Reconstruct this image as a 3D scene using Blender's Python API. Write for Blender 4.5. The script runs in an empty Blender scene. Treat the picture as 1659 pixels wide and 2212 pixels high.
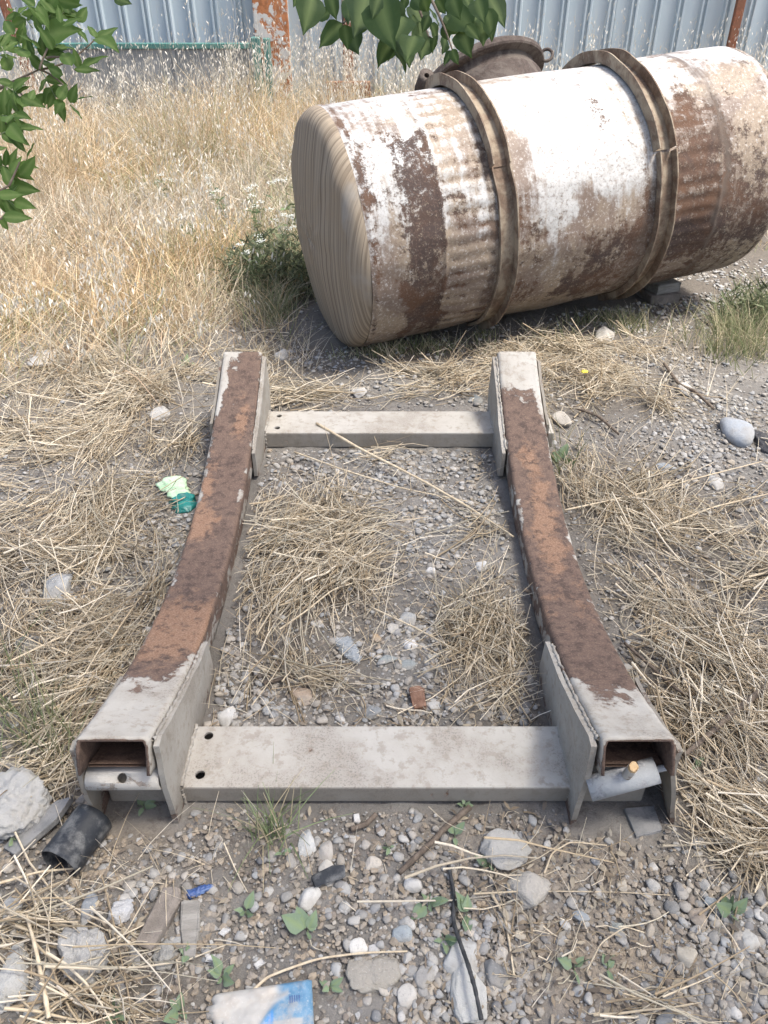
import bpy, bmesh, math
import numpy as np
from mathutils import Vector, Matrix

rng = np.random.default_rng(7)
R_ = math.radians
scene = bpy.context.scene
COL = scene.collection

# ------------------------------------------------------------------ camera, light, exposure
CAM_H, PITCH = 1.6, R_(36.3)
cam = bpy.data.cameras.new('camera')
cam.sensor_fit = 'VERTICAL'; cam.sensor_height = 36.0
cam.lens = 18.0 * 1702.0 / 1106.0
cam.clip_start = 0.05; cam.clip_end = 500
cam_ob = bpy.data.objects.new('camera', cam); COL.objects.link(cam_ob)
cam_ob.location = (0, 0, CAM_H); cam_ob.rotation_euler = (math.pi/2 - PITCH, 0, 0)
scene.camera = cam_ob

SUN_EL, SUN_AZ = R_(66), R_(108)          # azimuth clockwise from +y (the view direction)
world = bpy.data.worlds.new('World'); scene.world = world; world.use_nodes = True
wn = world.node_tree
sky = wn.nodes.new('ShaderNodeTexSky'); sky.sky_type = 'NISHITA'; sky.sun_disc = False
sky.sun_elevation = SUN_EL; sky.sun_rotation = SUN_AZ
sky.air_density = 0.9; sky.dust_density = 4.0; sky.ozone_density = 1.0
bgn = wn.nodes['Background']; bgn.inputs['Strength'].default_value = 0.125
wn.links.new(sky.outputs[0], bgn.inputs['Color'])
sun = bpy.data.lights.new('sun', 'SUN'); sun.energy = 2.3; sun.angle = R_(12); sun.color = (1.0, 0.965, 0.91)
sun_ob = bpy.data.objects.new('sun', sun); COL.objects.link(sun_ob)
sd = Vector((math.cos(SUN_EL)*math.sin(SUN_AZ), math.cos(SUN_EL)*math.cos(SUN_AZ), math.sin(SUN_EL)))
sun_ob.rotation_euler = sd.to_track_quat('Z', 'Y').to_euler(); sun_ob.location = (3, 3, 8)
scene.view_settings.view_transform = 'Standard'; scene.view_settings.look = 'None'
scene.view_settings.exposure = 1.25; scene.view_settings.gamma = 1.0
scene.view_settings.use_curve_mapping = False
scene.render.engine = 'CYCLES'
scene.cycles.use_denoising = True

# ------------------------------------------------------------------ where things stand: photo point -> ground point
F_, CX, CY = 1702.0, 829.5, 1106.0
cP, sP = math.cos(PITCH), math.sin(PITCH)
def ray(u, v):
    c = (CY - v)/F_
    return np.array([(u - CX)/F_, cP + sP*c, -sP + cP*c])
def G(u, v, z=0.0):
    d = ray(u, v); return np.array([0, 0, CAM_H]) + d*((CAM_H - z)/-d[2])
def D(u, v, dep):
    return np.array([0, 0, CAM_H]) + ray(u, v)*dep
def PR(x, y, z=0.0):
    q = z - CAM_H
    dep = y*cP - q*sP; up = y*sP + q*cP
    return CX + F_*x/dep, CY - F_*up/dep
def mpp(u, v):                                  # metres per photo unit at that ground point
    p = G(u, v); return (p[1]*cP + CAM_H*sP)/F_

# ------------------------------------------------------------------ noise
_LAT = np.random.default_rng(3).random((256, 256))
def vnoise(x, y):
    xi = np.floor(x).astype(int); yi = np.floor(y).astype(int)
    fx = x - xi; fy = y - yi
    fx = fx*fx*(3 - 2*fx); fy = fy*fy*(3 - 2*fy)
    g = lambda a, b: _LAT[a % 256, b % 256]
    return (g(xi, yi)*(1-fx) + g(xi+1, yi)*fx)*(1-fy) + (g(xi, yi+1)*(1-fx) + g(xi+1, yi+1)*fx)*fy
def fbm(x, y, o=4):
    s = 0; a = .5; t = 0
    for i in range(o):
        s = s + a*vnoise(x*2**i + 17*i, y*2**i + 31*i); t += a; a *= .5
    return s/t
def hgt(x, y):
    x = np.asarray(x, float); y = np.asarray(y, float)
    h = (fbm(x*1.1+50, y*1.1+50, 3) - .5)*.05 + (fbm(x*6+9, y*6+5, 3) - .5)*.022
    far = np.clip((y - 3.0)/3, 0, 1)
    return h*(.55 + .9*far) - .004
def gz(x, y): return float(hgt(x, y))
def onground(u, v, dz=0.0):
    p = G(u, v); p[2] = gz(p[0], p[1]) + dz; return p

# ------------------------------------------------------------------ mesh helpers
def mesh_np(name, V, faces, mat=None, parent=None, col=None, attrs=None, smooth=True):
    V = np.asarray(V, np.float32).reshape(-1, 3)
    if not isinstance(faces, list): faces = [faces]
    faces = [np.asarray(f, np.int32) for f in faces if len(f)]
    me = bpy.data.meshes.new(name)
    me.vertices.add(len(V)); me.vertices.foreach_set('co', V.ravel())
    li = np.concatenate([f.ravel() for f in faces])
    tot = np.concatenate([np.full(len(f), f.shape[1], np.int32) for f in faces])
    st = np.concatenate([[0], np.cumsum(tot)[:-1]]).astype(np.int32)
    me.loops.add(len(li)); me.loops.foreach_set('vertex_index', li)
    me.polygons.add(len(tot)); me.polygons.foreach_set('loop_start', st)
    me.polygons.foreach_set('loop_total', tot)
    me.polygons.foreach_set('use_smooth', np.full(len(tot), smooth, bool))
    if col is not None:
        c = np.ones((len(V), 4), np.float32); c[:, :3] = col
        me.color_attributes.new('col', 'FLOAT_COLOR', 'POINT').data.foreach_set('color', c.ravel())
    for k, a in (attrs or {}).items():
        me.attributes.new(k, 'FLOAT', 'POINT').data.foreach_set('value', np.asarray(a, np.float32).ravel())
    me.update(calc_edges=True); me.validate()
    if mat: me.materials.append(mat)
    return link(name, me, parent)
def link(name, me, parent=None):
    o = bpy.data.objects.new(name, me); COL.objects.link(o)
    if parent: o.parent = parent
    return o
def tag(o, label=None, cat=None, group=None, kind=None):
    for k, v in (('label', label), ('category', cat), ('group', group), ('kind', kind)):
        if v: o[k] = v
    return o
def empty(name, loc, label, cat, group=None):
    o = bpy.data.objects.new(name, None); COL.objects.link(o)
    o.location = loc; o.empty_display_size = .05
    return tag(o, label, cat, group)
def from_bm(name, bm, mat, parent=None, smooth=False):
    me = bpy.data.meshes.new(name); bm.normal_update(); bm.to_mesh(me); bm.free()
    if smooth: me.polygons.foreach_set('use_smooth', [True]*len(me.polygons))
    if mat: me.materials.append(mat)
    return link(name, me, parent)
def grid_faces(n, m, wrap=False):               # n rows, m columns
    i = np.arange(n - 1)[:, None]*m; j = np.arange(m if wrap else m - 1)[None]
    j2 = (j + 1) % m
    return np.stack([i + j, i + j2, i + m + j2, i + m + j], -1).reshape(-1, 4)
def tubes(P, rad, sides=3):                     # many curved tubes in one go
    P = np.asarray(P, float); N, K, _ = P.shape
    rad = np.broadcast_to(rad, (N, K))
    T = np.gradient(P, axis=1); T /= np.linalg.norm(T, axis=2, keepdims=True) + 1e-9
    up = np.tile(np.array([.31, .17, .93]), (N, K, 1))
    A = np.cross(T, up); A /= np.linalg.norm(A, axis=2, keepdims=True) + 1e-9
    B = np.cross(T, A)
    th = np.arange(sides)*2*np.pi/sides
    V = P[:, :, None] + rad[:, :, None, None]*(A[:, :, None]*np.cos(th)[None, None, :, None] + B[:, :, None]*np.sin(th)[None, None, :, None])
    f = grid_faces(K, sides, True)
    Fc = (f[None] + (np.arange(N)*K*sides)[:, None, None]).reshape(-1, 4)
    return V.reshape(-1, 3), Fc
def ribbons(P, w, side):
    N, K, _ = P.shape; w = np.broadcast_to(w, (N, K))
    off = side[:, None]*w[:, :, None]*.5
    V = np.stack([P - off, P + off], 2)
    f = grid_faces(K, 2)
    return V.reshape(-1, 3), (f[None] + (np.arange(N)*K*2)[:, None, None]).reshape(-1, 4)
def rep(c, n): return np.repeat(c, n, axis=0)
def box_bm(bm, x0, x1, y0, y1, z0, z1, bev=0.0):
    r = bmesh.ops.create_cube(bm, size=1.0)
    bmesh.ops.scale(bm, vec=(x1-x0, y1-y0, z1-z0), verts=r['verts'])
    bmesh.ops.translate(bm, vec=((x0+x1)/2, (y0+y1)/2, (z0+z1)/2), verts=r['verts'])
    if bev:
        es = list({e for v in r['verts'] for e in v.link_edges})
        bmesh.ops.bevel(bm, geom=es, offset=bev, segments=2, affect='EDGES', profile=.6)
def prism(poly, axis, a0, a1, bev=0.0):         # polygon in the other two axes, pulled along one axis
    bm = bmesh.new()
    def mk(p, a): return {'x': (a, p[0], p[1]), 'y': (p[0], a, p[1]), 'z': (p[0], p[1], a)}[axis]
    v0 = [bm.verts.new(mk(p, a0)) for p in poly]; v1 = [bm.verts.new(mk(p, a1)) for p in poly]
    n = len(poly)
    bm.faces.new(v0[::-1]); bm.faces.new(v1)
    for i in range(n): bm.faces.new((v0[i], v0[(i+1) % n], v1[(i+1) % n], v1[i]))
    bmesh.ops.recalc_face_normals(bm, faces=bm.faces[:])
    if bev: bmesh.ops.bevel(bm, geom=bm.edges[:], offset=bev, segments=2, affect='EDGES', profile=.6)
    return bm
def cut(o, cutters):                            # real holes
    tmp = []
    for bm in cutters:
        c = from_bm('cutter', bm, None); tmp.append(c)
        m = o.modifiers.new('cut', 'BOOLEAN'); m.operation = 'DIFFERENCE'; m.object = c; m.solver = 'EXACT'
    dg = bpy.context.evaluated_depsgraph_get()
    me = bpy.data.meshes.new_from_object(o.evaluated_get(dg))
    o.modifiers.clear(); old = o.data; o.data = me; bpy.data.meshes.remove(old)
    for c in tmp:
        m = c.data; bpy.data.objects.remove(c); bpy.data.meshes.remove(m)
def cyl_bm(p0, p1, r, seg=20):
    p0, p1 = Vector(p0), Vector(p1); bm = bmesh.new()
    q = (p1 - p0).to_track_quat('Z', 'Y').to_matrix().to_4x4()
    bmesh.ops.create_cone(bm, cap_ends=True, segments=seg, radius1=r, radius2=r, depth=(p1-p0).length,
                          matrix=Matrix.Translation((p0+p1)/2) @ q)
    return bm
def pipe_np(p0, p1, ro, ri, seg=28, rings=2):   # hollow tube
    p0, p1 = np.array(p0, float), np.array(p1, float); t = p1 - p0; L = np.linalg.norm(t); t /= L
    a = np.cross(t, [0.1, 0.2, 1]); a /= np.linalg.norm(a); b = np.cross(t, a)
    th = np.arange(seg)*2*np.pi/seg
    ring = np.cos(th)[:, None]*a + np.sin(th)[:, None]*b
    prof = [(0, ri), (0, ro)] + [(L*k/rings, ro) for k in range(1, rings)] + [(L, ro), (L, ri), (0, ri)]
    V = np.concatenate([p0 + t*s + ring*r for s, r in prof])
    return V, grid_faces(len(prof), seg, True)

# ------------------------------------------------------------------ materials
class NT:
    def __init__(s, name):
        s.m = bpy.data.materials.new(name); s.m.use_nodes = True; s.t = s.m.node_tree
        s.b = s.t.nodes['Principled BSDF']; s.out = s.t.nodes['Material Output']
    def n(s, typ, **kw):
        x = s.t.nodes.new('ShaderNode' + typ)
        for k, v in kw.items():
            k = k.replace('_', ' ')
            if k in x.inputs: s.set(x.inputs[k], v)
            else: setattr(x, k.replace(' ', '_'), v)
        return x
    def set(s, inp, v):
        if isinstance(v, bpy.types.NodeSocket): s.t.links.new(v, inp)
        else:
            if isinstance(v, (tuple, list)) and len(v) == 3 and inp.type == 'RGBA': v = (*v, 1)
            inp.default_value = v
    def noise(s, scale, detail=4, rough=.55, vec=None, dist=0.0):
        x = s.n('TexNoise', Scale=scale, Detail=detail, Roughness=rough, Distortion=dist)
        if vec is not None: s.set(x.inputs['Vector'], vec)
        return x.outputs['Fac']
    def vec(s, scale=(1, 1, 1), kind='Object', loc=(0, 0, 0)):
        c = s.n('TexCoord').outputs[kind]; m = s.n('Mapping'); s.set(m.inputs[0], c)
        m.inputs['Scale'].default_value = scale; m.inputs['Location'].default_value = loc
        return m.outputs[0]
    def math(s, op, a, b=0.0, c=0.0, clamp=False):
        x = s.n('Math', operation=op, use_clamp=clamp)
        s.set(x.inputs[0], a); s.set(x.inputs[1], b); s.set(x.inputs[2], c)
        return x.outputs[0]
    def ramp(s, f, lo, hi):
        x = s.n('MapRange', interpolation_type='SMOOTHSTEP'); s.set(x.inputs['Value'], f)
        x.inputs['From Min'].default_value = lo; x.inputs['From Max'].default_value = hi
        return x.outputs[0]
    def mix(s, f, a, b, mode='MIX'):
        x = s.n('Mix', data_type='RGBA', blend_type=mode); s.set(x.inputs[0], f)
        s.set(x.inputs[6], a); s.set(x.inputs[7], b); return x.outputs[2]
    def attr(s, name, out='Fac'):
        return s.n('Attribute', attribute_name=name).outputs[out]
    def bump(s, h, strength=.4, dist=.004, normal=None):
        x = s.n('Bump', Strength=strength, Distance=dist, Height=h)
        if normal is not None: s.set(x.inputs['Normal'], normal)
        return x.outputs[0]
    def done(s, color, rough=.85, normal=None, **kw):
        s.set(s.b.inputs['Base Color'], color); s.set(s.b.inputs['Roughness'], rough)
        if normal is not None: s.set(s.b.inputs['Normal'], normal)
        for k, v in kw.items(): s.set(s.b.inputs[k.replace('_', ' ')], v)
        return s.m

def m_soil():
    t = NT('soil'); v = t.vec()
    n1, n2, n3 = t.noise(3, 6, .6, v), t.noise(40, 8, .7, v), t.noise(260, 4, .7, v)
    c = t.mix(t.ramp(n1, .35, .65), (.185, .174, .158), (.265, .248, .222))
    c = t.mix(t.attr('bare'), c, (.36, .305, .24))
    c = t.mix(t.attr('litter'), c, (.15, .128, .10))  # darker soil colour stands in for shade between the straws
    c = t.mix(t.math('MULTIPLY', t.ramp(n2, .48, .7), .7), c, (.12, .10, .085))
    c = t.mix(t.math('MULTIPLY', t.ramp(n3, .55, .75), .6), c, (.42, .38, .33))
    h = t.math('ADD', t.math('MULTIPLY', n2, .7), t.math('MULTIPLY', n3, .35))
    return t.done(c, .95, t.bump(h, 1.0, .012), Specular_IOR_Level=.2)
def m_stone():
    t = NT('stone'); v = t.vec()
    n1, n2, n3 = t.noise(30, 5, .6, v), t.noise(160, 5, .7, v), t.noise(9, 4, .6, v)
    c = t.attr('col', 'Color')
    c = t.mix(t.math('MULTIPLY', t.ramp(n1, .45, .75), .35), c, (.2, .17, .13))
    c = t.mix(t.math('MULTIPLY', t.ramp(n2, .55, .72), .4), c, (.55, .53, .49))
    c = t.mix(t.math('MULTIPLY', t.ramp(n2, .46, .33), .35), c, (.10, .095, .09))
    c = t.mix(t.math('MULTIPLY', t.ramp(n3, .42, .62), .45), c, (.33, .305, .265))
    return t.done(c, .92, t.bump(t.math('ADD', n1, n2), .5, .003), Specular_IOR_Level=.25)
def m_concrete():
    t = NT('concrete'); v = t.vec()
    n1, n2, n3 = t.noise(14, 6, .65, v), t.noise(90, 6, .75, v), t.noise(300, 3, .7, v)
    c = t.attr('col', 'Color')
    c = t.mix(t.math('MULTIPLY', t.ramp(n1, .5, .72), .5), c, (.30, .27, .21))
    c = t.mix(t.math('MULTIPLY', t.ramp(n2, .58, .70), .5), c, (.22, .21, .19))
    c = t.mix(t.math('MULTIPLY', t.ramp(n3, .6, .72), .5), c, (.7, .69, .66))
    h = t.math('ADD', t.math('MULTIPLY', n1, .6), n2)
    return t.done(c, .95, t.bump(h, .8, .008), Specular_IOR_Level=.15)
def m_straw(name='straw', trans=.25):
    t = NT(name); c = t.attr('col', 'Color')
    n = t.noise(60, 3, .6, t.vec())
    c = t.mix(t.math('MULTIPLY', t.ramp(n, .45, .75), .25), c, (.30, .23, .15))
    t.done(c, .75, Specular_IOR_Level=.25)
    tr = t.n('BsdfTranslucent', Color=c); mx = t.n('MixShader')
    t.set(mx.inputs[0], trans); t.set(mx.inputs[1], t.b.outputs[0]); t.set(mx.inputs[2], tr.outputs[0])
    t.set(t.out.inputs[0], mx.outputs[0]); return t.m
def m_leaf(name, a, b, rough=.4, trans=.3):
    t = NT(name); n = t.noise(14, 4, .6, t.vec()); oi = t.n('ObjectInfo').outputs['Random']
    c = t.mix(t.math('ADD', t.math('MULTIPLY', n, .5), t.math('MULTIPLY', oi, .6), clamp=True), a, b)
    vein = t.attr('vein'); c = t.mix(t.math('MULTIPLY', vein, .45), c, (.25, .32, .12))
    t.done(c, rough, t.bump(n, .15, .002), Specular_IOR_Level=.22)
    tr = t.n('BsdfTranslucent', Color=t.mix(.5, c, (.18, .30, .04))); mx = t.n('MixShader')
    t.set(mx.inputs[0], trans); t.set(mx.inputs[1], t.b.outputs[0]); t.set(mx.inputs[2], tr.outputs[0])
    t.set(t.out.inputs[0], mx.outputs[0]); return t.m
def m_frame(name='weathered_paint'):            # pale grey paint, grime, flaking rust where attr 'rust' is high; same colours paint shade inside rails
    t = NT(name); v = t.vec()
    n1, n2, n3 = t.noise(6, 7, .62, v), t.noise(38, 8, .68, v), t.noise(220, 4, .7, v)
    nb = t.noise(11, 6, .6, t.vec(loc=(3, 7, 1)), dist=.6)
    paint = t.mix(t.ramp(n1, .35, .68), (.46, .435, .385), (.36, .325, .275))
    paint = t.mix(t.math('MULTIPLY', t.ramp(n2, .50, .64), .55), paint, (.27, .23, .18))
    paint = t.mix(t.math('MULTIPLY', t.math('MULTIPLY', t.ramp(n3, .50, .62), t.ramp(n1, .50, .60)), .5), paint, (.15, .135, .115))
    paint = t.mix(t.attr('grime_shade'), paint, (.20, .175, .14))
    r = t.math('ADD', t.attr('rust'), t.math('MULTIPLY', t.math('SUBTRACT', nb, .5), 2.0))
    r = t.math('ADD', r, t.math('MULTIPLY', t.math('SUBTRACT', n2, .5), 1.3))
    rm = t.ramp(r, .40, .62)
    o = t.math('ADD', t.attr('orange'), t.math('MULTIPLY', t.math('SUBTRACT', nb, .5), 1.6))
    o = t.math('ADD', o, t.math('MULTIPLY', t.math('SUBTRACT', n2, .5), 1.2))
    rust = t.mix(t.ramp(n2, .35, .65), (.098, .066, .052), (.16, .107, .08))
    org = t.mix(t.ramp(n3, .35, .65), (.21, .115, .07), (.335, .21, .135))
    rust = t.mix(t.math('MULTIPLY', t.ramp(n1, .42, .6), .5), rust, (.145, .098, .074))
    rust = t.mix(t.math('MULTIPLY', t.ramp(o, .28, .66), .85), rust, org)
    rust = t.mix(t.math('MULTIPLY', t.ramp(n3, .50, .64), .4), rust, (.30, .215, .16))
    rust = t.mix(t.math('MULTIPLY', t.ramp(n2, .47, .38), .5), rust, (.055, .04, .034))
    edge = t.math('MULTIPLY', t.ramp(r, .40, .47), t.ramp(r, .55, .50))
    c = t.mix(rm, paint, rust)
    c = t.mix(t.math('MULTIPLY', edge, .3), c, (.45, .39, .33))
    h = t.math('ADD', t.math('MULTIPLY', rm, -.9), t.math('ADD', t.math('MULTIPLY', n2, .5), t.math('MULTIPLY', n3, .3)))
    h = t.math('ADD', h, t.math('MULTIPLY', t.ramp(o, .5, .54), -.4))
    return t.done(c, .82, t.bump(h, .75, .004), Specular_IOR_Level=.3)
def m_tank():
    t = NT('tank_paint'); v = t.vec()
    n1, n2, n3 = t.noise(5, 8, .66, v, .4), t.noise(26, 9, .72, v), t.noise(130, 5, .7, v)
    cx = t.n('CombineXYZ'); t.set(cx.inputs[0], t.math('MULTIPLY', t.attr('ss'), 30.0)); t.set(cx.inputs[1], t.math('MULTIPLY', t.attr('tt'), 2.2))
    st = t.noise(1.0, 6, .65, cx.outputs[0], .3)
    n4 = t.noise(3.1, 6, .6, t.vec(loc=(5, 2, 8)), .8)
    w = t.mix(t.ramp(n2, .4, .7), (.53, .525, .505), (.41, .40, .375))
    w = t.mix(t.math('MULTIPLY', t.ramp(n3, .50, .62), .45), w, (.40, .34, .28))
    d = t.math('ADD', t.attr('dirt'), t.math('MULTIPLY', t.math('SUBTRACT', n1, .5), 1.5))
    d = t.math('ADD', d, t.math('MULTIPLY', t.math('SUBTRACT', st, .5), 1.5))
    d = t.math('ADD', d, t.math('MULTIPLY', t.math('SUBTRACT', n2, .5), .8))
    tan = t.mix(t.ramp(n4, .42, .58), (.28, .21, .14), (.175, .12, .085))
    c = t.mix(t.math('MULTIPLY', t.ramp(d, .30, .85), .9), w, tan)
    fk = t.noise(75, 5, .75, t.vec(loc=(4, 1, 2)), .4)
    c = t.mix(t.math('MULTIPLY', t.ramp(fk, .53, .62), .55), c, (.15, .11, .085))
    c = t.mix(t.math('MULTIPLY', t.ramp(fk, .45, .37), .6), c, (.58, .56, .53))
    r = t.math('ADD', t.attr('rust'), t.math('MULTIPLY', t.math('SUBTRACT', n2, .5), 2.3))
    r = t.math('ADD', r, t.math('MULTIPLY', t.math('SUBTRACT', n1, .5), 1.0))
    r = t.math('ADD', r, t.math('MULTIPLY', t.math('SUBTRACT', st, .5), .9))
    r = t.math('ADD', r, t.math('MULTIPLY', t.math('SUBTRACT', n3, .5), 1.3))
    rust = t.mix(t.ramp(n4, .38, .62), (.066, .047, .041), (.12, .066, .040))
    rust = t.mix(t.math('MULTIPLY', t.ramp(n3, .5, .66), .5), rust, (.22, .145, .105))
    fl = t.noise(60, 6, .75, t.vec(loc=(1, 9, 4)), .3)
    rm = t.math('MULTIPLY', t.ramp(r, .34, .72), t.math('SUBTRACT', 1.0, t.math('MULTIPLY', t.ramp(fl, .56, .64), .8)))
    c = t.mix(rm, c, rust)
    c = t.mix(t.math('MULTIPLY', t.attr('grime_shade'), t.ramp(st, .2, .6)), c, (.13, .105, .085))
    h = t.math('ADD', t.math('MULTIPLY', rm, -.7), t.math('ADD', t.math('MULTIPLY', n2, .4), t.math('MULTIPLY', n3, .25)))
    return t.done(c, t.math('ADD', .55, t.math('MULTIPLY', rm, .35)), t.bump(h, .55, .005), Specular_IOR_Level=.35)
def m_cap():
    t = NT('streaked_end_cap')
    def co(a, b):
        x = t.n('CombineXYZ'); t.set(x.inputs[0], t.math('MULTIPLY', t.attr('su'), a)); t.set(x.inputs[1], t.math('MULTIPLY', t.attr('sv'), b)); return x.outputs[0]
    s1, s2, n = t.noise(1.0, 5, .72, co(66, .30)), t.noise(1.0, 5, .7, co(40, .18)), t.noise(4, 6, .6, t.vec())
    c = t.mix(t.ramp(s1, .40, .57), (.20, .158, .115), (.345, .285, .21))
    c = t.mix(t.math('MULTIPLY', t.ramp(s2, .53, .62), .7), c, (.11, .085, .064))
    c = t.mix(t.math('MULTIPLY', t.ramp(n, .46, .66), .5), c, (.29, .225, .155))
    c = t.mix(t.math('MULTIPLY', t.ramp(t.math('ADD', t.attr('pale'), t.math('MULTIPLY', t.math('SUBTRACT', n, .5), 1.2)), .40, .75), .7), c, (.33, .31, .275))
    return t.done(c, .85, t.bump(s1, .5, .005), Specular_IOR_Level=.2)
def m_rusty(name, base, rust, thr=.5, scale=9, extra=None, soft=.025):
    t = NT(name); v = t.vec()
    n1, n2, n3 = t.noise(scale, 7, .65, v, .5), t.noise(scale*6, 6, .7, v), t.noise(scale*25, 4, .7, v)
    f = t.math('ADD', n1, t.math('MULTIPLY', t.math('SUBTRACT', n2, .5), .4))
    rc = t.mix(t.ramp(n2, .35, .68), rust, tuple(x*1.9 for x in rust))
    m = t.ramp(f, thr - soft, thr + soft)
    c = t.mix(m, base, rc)
    c = t.mix(t.math('MULTIPLY', t.ramp(n3, .58, .7), .4), c, extra or (.3, .25, .2))
    return t.done(c, .85, t.bump(t.math('ADD', n2, t.math('MULTIPLY', m, -.5)), .5, .004), Specular_IOR_Level=.3)
def m_plain(name, a, b, scale=20, rough=.7, bump=.3, spec=.3, stretch=(1, 1, 1), lo=.35, hi=.65, **kw):
    t = NT(name); v = t.vec(stretch); n1, n2 = t.noise(scale, 6, .65, v), t.noise(scale*7, 5, .7, v)
    c = t.mix(t.ramp(n1, lo, hi), a, b)
    c = t.mix(t.math('MULTIPLY', t.ramp(n2, .56, .72), .35), c, tuple(x*.5 for x in a))
    return t.done(c, rough, t.bump(t.math('ADD', n1, n2), bump, .003), Specular_IOR_Level=spec, **kw)
def m_fence():
    t = NT('fence_sheet'); v = t.vec((1.5, 1, .35)); n1, n2 = t.noise(3, 6, .6, v), t.noise(40, 5, .7, t.vec())
    oi = t.n('ObjectInfo').outputs['Random']
    c = t.mix(t.ramp(n1, .3, .7), (.44, .515, .55), (.51, .57, .59))
    c = t.mix(t.math('MULTIPLY', oi, .35), c, (.37, .445, .485))
    c = t.mix(t.math('MULTIPLY', t.ramp(n2, .6, .72), .35), c, (.32, .31, .29))
    return t.done(c, .5, None, Specular_IOR_Level=.4)

M = dict(
    soil=m_soil(), stone=m_stone(), concrete=m_concrete(), straw=m_straw(), green_grass=m_straw('green_grass', .35),
    frame=m_frame(), tank=m_tank(), cap=m_cap(), fence=m_fence(),
    hoop=m_rusty('hoop_steel', (.34, .28, .205), (.115, .08, .056), .49, 9, (.42, .36, .28), .12),
    manhole=m_rusty('manhole_steel', (.115, .095, .08), (.05, .038, .032), .5, 10, (.20, .175, .15), .06),
    post=m_rusty('post_paint', (.56, .54, .50), (.26, .105, .045), .50, 3.2),
    postred=m_rusty('post_rust', (.22, .10, .06), (.17, .07, .04), .5, 6),
    greenpaint=m_plain('green_paint', (.06, .16, .145), (.10, .23, .20), 9),
    greypanel=m_plain('grey_panel', (.20, .215, .22), (.28, .29, .29), 3, .8),
    tree_leaf=m_leaf('tree_leaf', (.016, .036, .016), (.060, .100, .036), .65, .3),
    ash_leaf=m_leaf('ash_leaf', (.040, .085, .022), (.125, .205, .055), .6, .4),
    weed_leaf=m_leaf('weed_leaf', (.15, .21, .135), (.25, .32, .21), .7, .2),
    bark=m_plain('bark', (.13, .10, .075), (.20, .16, .12), 40, .9),
    twig=m_plain('twig', (.10, .078, .06), (.19, .15, .115), 60, .9),
    stalk=m_plain('dry_stalk', (.50, .40, .27), (.66, .56, .40), 50, .7),
    wood=m_plain('grey_wood', (.22, .205, .18), (.33, .31, .275), 12, .9, .6, .2, (1, 6, 6)),
    pegwood=m_plain('peg_wood', (.50, .33, .17), (.62, .45, .25), 60, .8),
    pin=m_rusty('pin_paint', (.47, .445, .40), (.20, .17, .14), .60, 22),
    pinsteel=m_rusty('pin_steel', (.36, .37, .37), (.24, .24, .24), .52, 16, (.6, .6, .6)),
    blackplastic=m_plain('black_plastic', (.022, .025, .03), (.15, .15, .145), 22, .55, .3, .4, lo=.44, hi=.66),
    cable=m_plain('cable_black', (.03, .032, .034), (.07, .07, .07), 60, .6),
    greyslab=m_plain('grey_slab', (.17, .172, .17), (.27, .265, .255), 18, .9, .7),
    brick=m_plain('rusty_lump', (.16, .085, .055), (.27, .16, .11), 40, .9, .8),
    brownclod=m_plain('brown_block', (.18, .155, .13), (.27, .235, .20), 22, .95, .9),
    white=m_plain('white_chip', (.58, .57, .54), (.46, .44, .41), 40, .8),
    petal=m_plain('white_flower', (.78, .79, .74), (.62, .65, .56), 80, .8),
    yellow=m_plain('yellow_flower', (.75, .62, .06), (.80, .70, .15), 80, .7),
    weed_stem=m_plain('weed_stem', (.13, .19, .09), (.24, .27, .14), 40, .8),
    palegreen=m_plain('pale_green_film', (.40, .60, .36), (.55, .70, .48), 25, .4, .4, .5),
    teal=m_plain('teal_film', (.01, .13, .115), (.02, .22, .19), 25, .35, .4, .5),
    bluefilm=m_plain('blue_film', (.03, .07, .22), (.12, .19, .36), 30, .35, .4, .5),
)

# ------------------------------------------------------------------ ground cover maps (gaussian patches on the ground)
def patches(u, v, L, base):
    s = np.full(np.shape(u), base, float)
    for (a, b, ra, rb, w) in L:
        s = np.maximum(s, w*np.exp(-(((u-a)/ra)**2 + ((v-b)/rb)**2)**1.6))
    return s
STRAW = [(200,1450,280,180,1), (110,1660,160,110,.9), (60,1230,160,150,.7), (250,1150,160,120,.55), (650,1130,110,110,.95),
         (680,1290,170,130,1), (560,1450,120,90,.6), (670,1440,140,100,.8), (1070,1420,120,130,.9), (1120,1530,110,50,.9),
         (1370,1070,170,100,1), (1450,1250,210,120,1), (1530,1480,170,150,1), (1580,1750,130,140,1), (1540,1850,130,60,.45),
         (1300,850,220,60,.8), (900,765,260,40,.9), (1050,805,220,40,.7), (640,810,150,70,.8), (200,900,260,110,.8), (90,2060,150,130,.6),
         (300,2130,230,90,.75), (520,1850,170,70,.55), (1300,770,250,50,.7), (330,1850,120,90,.4)]
GRAVEL = [(800,1020,260,80,1), (980,1120,160,100,.95), (900,1420,90,110,.9), (560,1550,130,90,1), (880,1520,260,60,.8),
          (490,1440,70,90,.9), (300,1130,160,160,.7), (200,1300,160,90,.6), (1560,940,150,120,1), (1450,800,150,60,.6),
          (1000,840,260,40,.8), (700,780,200,30,.6), (1580,2080,190,160,1.3), (980,2090,240,150,1.1), (1300,1960,160,60,.7),
          (700,1920,210,110,.4), (350,1960,220,160,.32), (100,2000,150,120,.35), (900,1830,320,60,.35), (1560,620,140,70,1.2),
          (1400,680,200,50,.8), (1250,2150,200,70,.5), (1480,1850,120,60,.5)]
BARE = [(1330,2080,200,150,1), (1250,1870,230,60,.8), (1000,1800,300,40,.4), (280,1810,120,40,.6)]
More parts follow.
